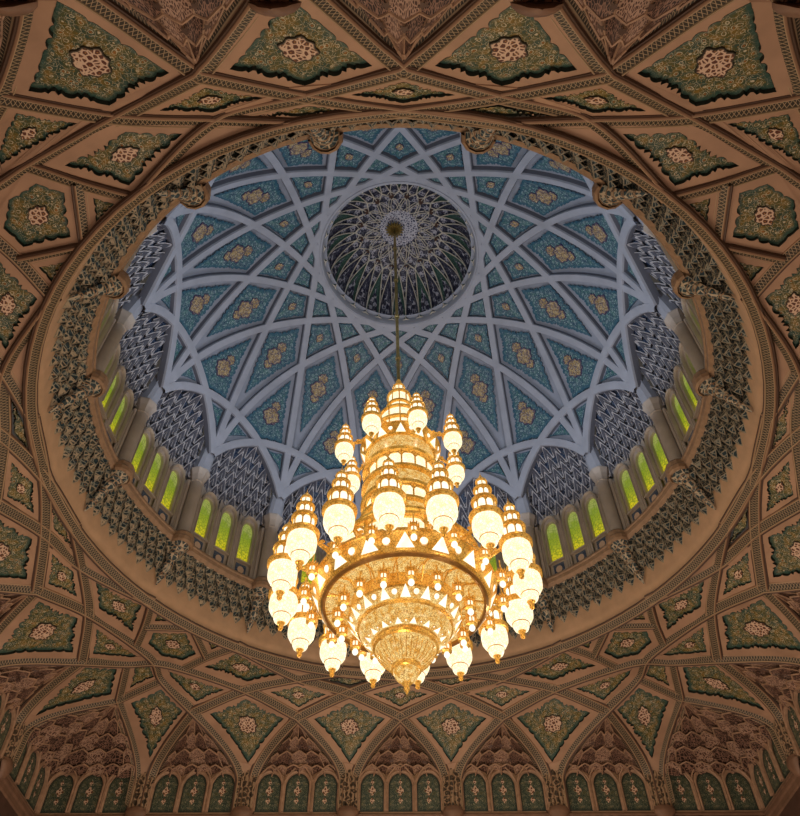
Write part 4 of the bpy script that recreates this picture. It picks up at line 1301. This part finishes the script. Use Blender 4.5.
# bottom bowls (amber crystal), gold rims
am_.lathe([(.02, 9.95), (.12, 9.98), (.24, 10.08), (.31, 10.22), (.33, 10.30)], 32)
g.lathe([(0, 9.68), (.04, 9.74), (.08, 9.82), (.06, 9.88), (.13, 9.97)], 16)
g.lathe([(.33, 10.28), (.37, 10.30), (.37, 10.36), (.33, 10.40), (.36, 10.44)], 32)
am_.lathe([(.36, 10.42), (.48, 10.48), (.62, 10.62), (.73, 10.80), (.77, 10.92)], 48)
for k in range(32):
    a = 2*PI*k/32; g.tube([cyl(r_+.012, a, z) for r_, z in ((.40, 10.43), (.50, 10.49), (.63, 10.62), (.74, 10.80))], .010, 4)
g.lathe([(.76, 10.88), (.82, 10.90), (.83, 10.97), (.79, 11.02), (.84, 11.06)], 48)
am_.lathe([(.84, 11.04), (.98, 11.10), (1.10, 11.24), (1.16, 11.38), (1.18, 11.44)], 48)
g.lathe([(1.17, 11.42), (1.22, 11.44), (1.23, 11.50), (1.20, 11.54)], 48)
am_.lathe([(1.20, 11.52), (1.34, 11.60), (1.42, 11.74)], 48)
g.lathe([(1.40, 11.72), (1.46, 11.76), (1.46, 11.84), (1.42, 11.90), (1.42, 12.18)], 48)
chb(am_, 'crystal_bowl', M['amber'])
# ceiling of the great ring
r2 = MB(); r2.lathe([(1.42, 12.16), (1.75, 12.28), (2.06, 12.22), (2.10, 12.12)], 64); chb(r2, 'ring_soffit', M['amber'])
for k in range(16):
    a = 2*PI*(k+.5)/16+ROT; g.tube([cyl(1.44, a, 11.9), cyl(1.72, a, 12.20), cyl(2.08, a, 12.12)], .028, 5)
    g.tube([cyl(1.44, a+.1, 12.1), cyl(1.76, a+.02, 12.22), cyl(2.08, a-.06, 12.14)], .016, 4)
rim_ = MB(); rim_.lathe([(2.06, 12.10), (2.12, 12.07), (2.18, 12.12), (2.18, 12.26), (2.13, 12.30), (2.08, 12.28), (2.06, 12.10)], 64); chb(rim_, 'ring_rim', M['goldd'])
# triangles and discs (lit)
def tri_disc(r_, z, rt, zt, n, h, dr, ph=0.0, sg=1):
    """lit triangles and discs on the sloping band from (r_,z) to (rt,zt)"""
    for k in range(n):
        a = 2*PI*(k+ph)/n; da = 2*PI/n
        def q(t, aa, o=.02): rr = r_+(rt-r_)*t; zz = z+(zt-z)*t; return cyl(rr+o, aa, zz-.01)
        I = [wh.vert(q(.08, a-da*.26, .03)), wh.vert(q(.08, a+da*.26, .03)), wh.vert(q(.92, a, .03))]; wh.face(I)
        c = q(.45, a+da/2); ax = cyl(1, a+da/2, 0); tt = np.array([math.cos(a+da/2), -math.sin(a+da/2), 0]); up = unit(q(1, a)-q(0, a))
        up = unit(np.array([(rt-r_)*math.sin(a+da/2), (rt-r_)*math.cos(a+da/2), zt-z]))
        nrm = unit(np.cross(tt, up)); nrm = nrm if nrm[2] < 0.2 else -nrm
        ring = [c+(tt*math.cos(2*PI*j/14)+up*math.sin(2*PI*j/14))*dr for j in range(14)]
        I = [wh.vert(p+ax*.03-np.array([0, 0, .015])) for p in ring]; wh.face(I)
        g.tube([p+ax*.03 for p in ring], .012, 4, closed=True)
tri_disc(1.23, 11.50, 1.46, 11.80, 16, .2, .075)
chb(wh, 'inlay_band', M['glassw']); wh = MB()
tri_disc(.84, 11.04, 1.02, 11.14, 16, .1, .02, .5)
chb(wh, 'inlay_band', M['glassw']); wh = MB()
tri_disc(2.22, 12.20, 2.42, 12.62, 16, .3, .105, 0.0)
chb(wh, 'inlay_band', M['glassw']); wh = MB()
g.lathe([(2.18, 12.16), (2.24, 12.20), (2.40, 12.60), (2.46, 12.64), (2.44, 12.72), (2.20, 12.80), (2.10, 12.84)], 64)
# arcaded drum above
for k in range(16):
    a = 2*PI*(k+.5)/16+ROT
    g.tube([cyl(2.04, a, 12.80), cyl(2.04, a, 13.50)], .05, 6)
    g.tube([cyl(2.06, a+2*PI/16*j/6, 13.24+.26*math.sin(PI*j/6)**.7) for j in range(7)], .035, 5)
w.lathe([(1.94, 12.80), (1.94, 13.52)], 48)
g.lathe([(1.96, 13.48), (2.12, 13.50), (2.14, 13.58), (2.04, 13.66), (1.75, 13.74)], 48)
w.lathe([(1.66, 13.72), (1.62, 14.05)], 48); post_ring(g, 1.68, 13.7, 14.08, 24, .025)
g.lathe([(1.62, 14.04), (1.74, 14.06), (1.74, 14.14), (1.5, 14.25), (1.30, 14.35)], 48)
# beaded cylinder stages
am2_ = MB(); am2_.lathe([(1.28, 14.33), (1.18, 14.6), (1.14, 14.95)], 48)
g.lathe([(1.14, 14.92), (1.26, 14.95), (1.27, 15.04), (1.14, 15.1)], 48)
w.lathe([(1.06, 15.08), (1.06, 15.62)], 48); post_ring(g, 1.10, 15.08, 15.62, 16, .03, 0.1); arch_ring(g, 1.12, 15.62, .16, 16, .028, 0.1)
g.lathe([(1.06, 15.6), (1.22, 15.62), (1.24, 15.72), (1.12, 15.8)], 48)
am2_.lathe([(1.12, 15.78), (1.06, 16.05), (1.08, 16.3)], 48)
g.lathe([(1.08, 16.28), (1.22, 16.3), (1.22, 16.4), (1.08, 16.45)], 48)
w.lathe([(1.02, 16.44), (1.02, 17.05)], 48); post_ring(g, 1.06, 16.44, 17.05, 16, .03); arch_ring(g, 1.08, 17.05, .16, 16, .028)
g.lathe([(1.04, 17.02), (1.20, 17.05), (1.22, 17.15), (1.06, 17.22)], 48)
am2_.lathe([(1.06, 17.2), (1.00, 17.5), (1.06, 17.85)], 48)
tri_disc(1.12, 17.85, 1.26, 18.2, 12, .2, .075)
g.lathe([(1.06, 17.83), (1.12, 17.84), (1.25, 18.2), (1.30, 18.24), (1.2, 18.32), (.95, 18.38)], 48)
chb(am2_, 'beaded_stage', M['amber'])
w.lathe([(.90, 18.36), (.86, 18.95)], 40); post_ring(g, .92, 18.36, 18.96, 16, .028)
g.lathe([(.86, 18.92), (.96, 18.95), (.96, 19.03), (.78, 19.1)], 40)
w.lathe([(.70, 19.08), (.66, 19.75)], 36); post_ring(g, .72, 19.08, 19.76, 12, .026)
g.lathe([(.66, 19.72), (.74, 19.75), (.74, 19.82), (.5, 19.9)], 36)
w.lathe([(.38, 19.88), (.38, 20.4)], 30); post_ring(g, .41, 19.88, 20.4, 8, .02)
g.lathe([(.38, 20.38), (.46, 20.4), (.46, 20.48), (.40, 20.5)], 30)
w.lathe([(.36, 20.5), (.36, 21.0)], 30); post_ring(g, .40, 20.5, 21.0, 10, .024); arch_ring(g, .41, 21.0, .1, 10, .02)
g.lathe([(.36, 20.98), (.44, 21.0), (.43, 21.08), (.34, 21.2), (.22, 21.28), (.2, 21.32)], 30)
w.lathe([(.17, 21.3), (.17, 21.62)], 20); post_ring(g, .19, 21.3, 21.62, 8, .018)
g.lathe([(.18, 21.6), (.23, 21.62), (.22, 21.68), (.15, 21.80), (.09, 21.90), (.10, 21.98), (.06, 22.1), (.06, 22.4)], 20)
chb(g, 'gold_frame', M['gold']); chb(w, 'lit_stage', M['glass']); chb(wh, 'inlay_band', M['glassw'])
ch.rotation_euler = (0, R(-.7), 0)

# ================================================================== LIGHTS
def light(kind, name, loc, energy, color, radius=0.0, rot=None, **kw):
    l = bpy.data.lights.new(name, kind); l.energy = energy; l.color = color
    if kind in ('POINT', 'SPOT'): l.shadow_soft_size = radius
    for k, v in kw.items(): setattr(l, k, v)
    o = bpy.data.objects.new(name, l); COL.objects.link(o); o.location = loc
    if rot: o.rotation_euler = rot
    return o
warm = (1.0, .74, .48)
# chandelier's own light
for k in range(8):
    a = 2*PI*(k+.25)/8; light('POINT', 'chandelier_light', (5.6*math.sin(a), 5.6*math.cos(a), 12.0), 75, warm)
light('POINT', 'chandelier_low_light', (0, 0, 8.2), 80, (1, .78, .5))
for k in range(4):
    a = 2*PI*(k+.5)/4; light('POINT', 'chandelier_high_light', (2.6*math.sin(a), 2.6*math.cos(a), 19.5), 30, (1, .80, .58))
# unseen fill lamps, added below the view to light vault and niches from beneath
for x, y, e_ in ((-9, 6, 820), (9, 6, 820), (-9, -8, 640), (9, -8, 640), (0, -12, 600), (0, 8, 860)):
    light('POINT', 'unseen_fill_light', (x, y, 3.0), e_, (1, .80, .62), 1.2)
# cool cove light of the dome
for k in range(8):
    a = 2*PI*(k+.5)/8; light('SPOT', 'dome_cove_light', (6.5*math.sin(a), 6.5*math.cos(a), 21.5), 225, (.70, .82, 1.0), 0.0, rot=(PI, 0, 0), spot_size=R(165), spot_blend=.4)
w_ = bpy.data.worlds.new('World'); sc.world = w_; w_.use_nodes = True
bg = w_.node_tree.nodes['Background']; bg.inputs[0].default_value = (.9, .8, .7, 1); bg.inputs[1].default_value = .05

# ================================================================== CAMERA
from mathutils import Matrix
X2, U2, F = cam_axes()
cam = bpy.data.cameras.new('camera'); co = bpy.data.objects.new('camera', cam); COL.objects.link(co)
m = Matrix(((X2[0], U2[0], -F[0], CX), (X2[1], U2[1], -F[1], -CD), (X2[2], U2[2], -F[2], 0), (0, 0, 0, 1)))
co.matrix_world = m
cam.sensor_fit = 'HORIZONTAL'; cam.sensor_width = 36; cam.lens = FPX/800*36
cam.shift_y = (CY-408)/800
cam.clip_end = 200; cam.clip_start = .05
sc.camera = co
sc.view_settings.view_transform = 'Standard'
sc.view_settings.look = 'None'
sc.cycles.use_denoising = True
sc.cycles.max_bounces = 5; sc.cycles.diffuse_bounces = 3; sc.cycles.glossy_bounces = 2
sc.cycles.sample_clamp_indirect = 3; sc.cycles.sample_clamp_direct = 0
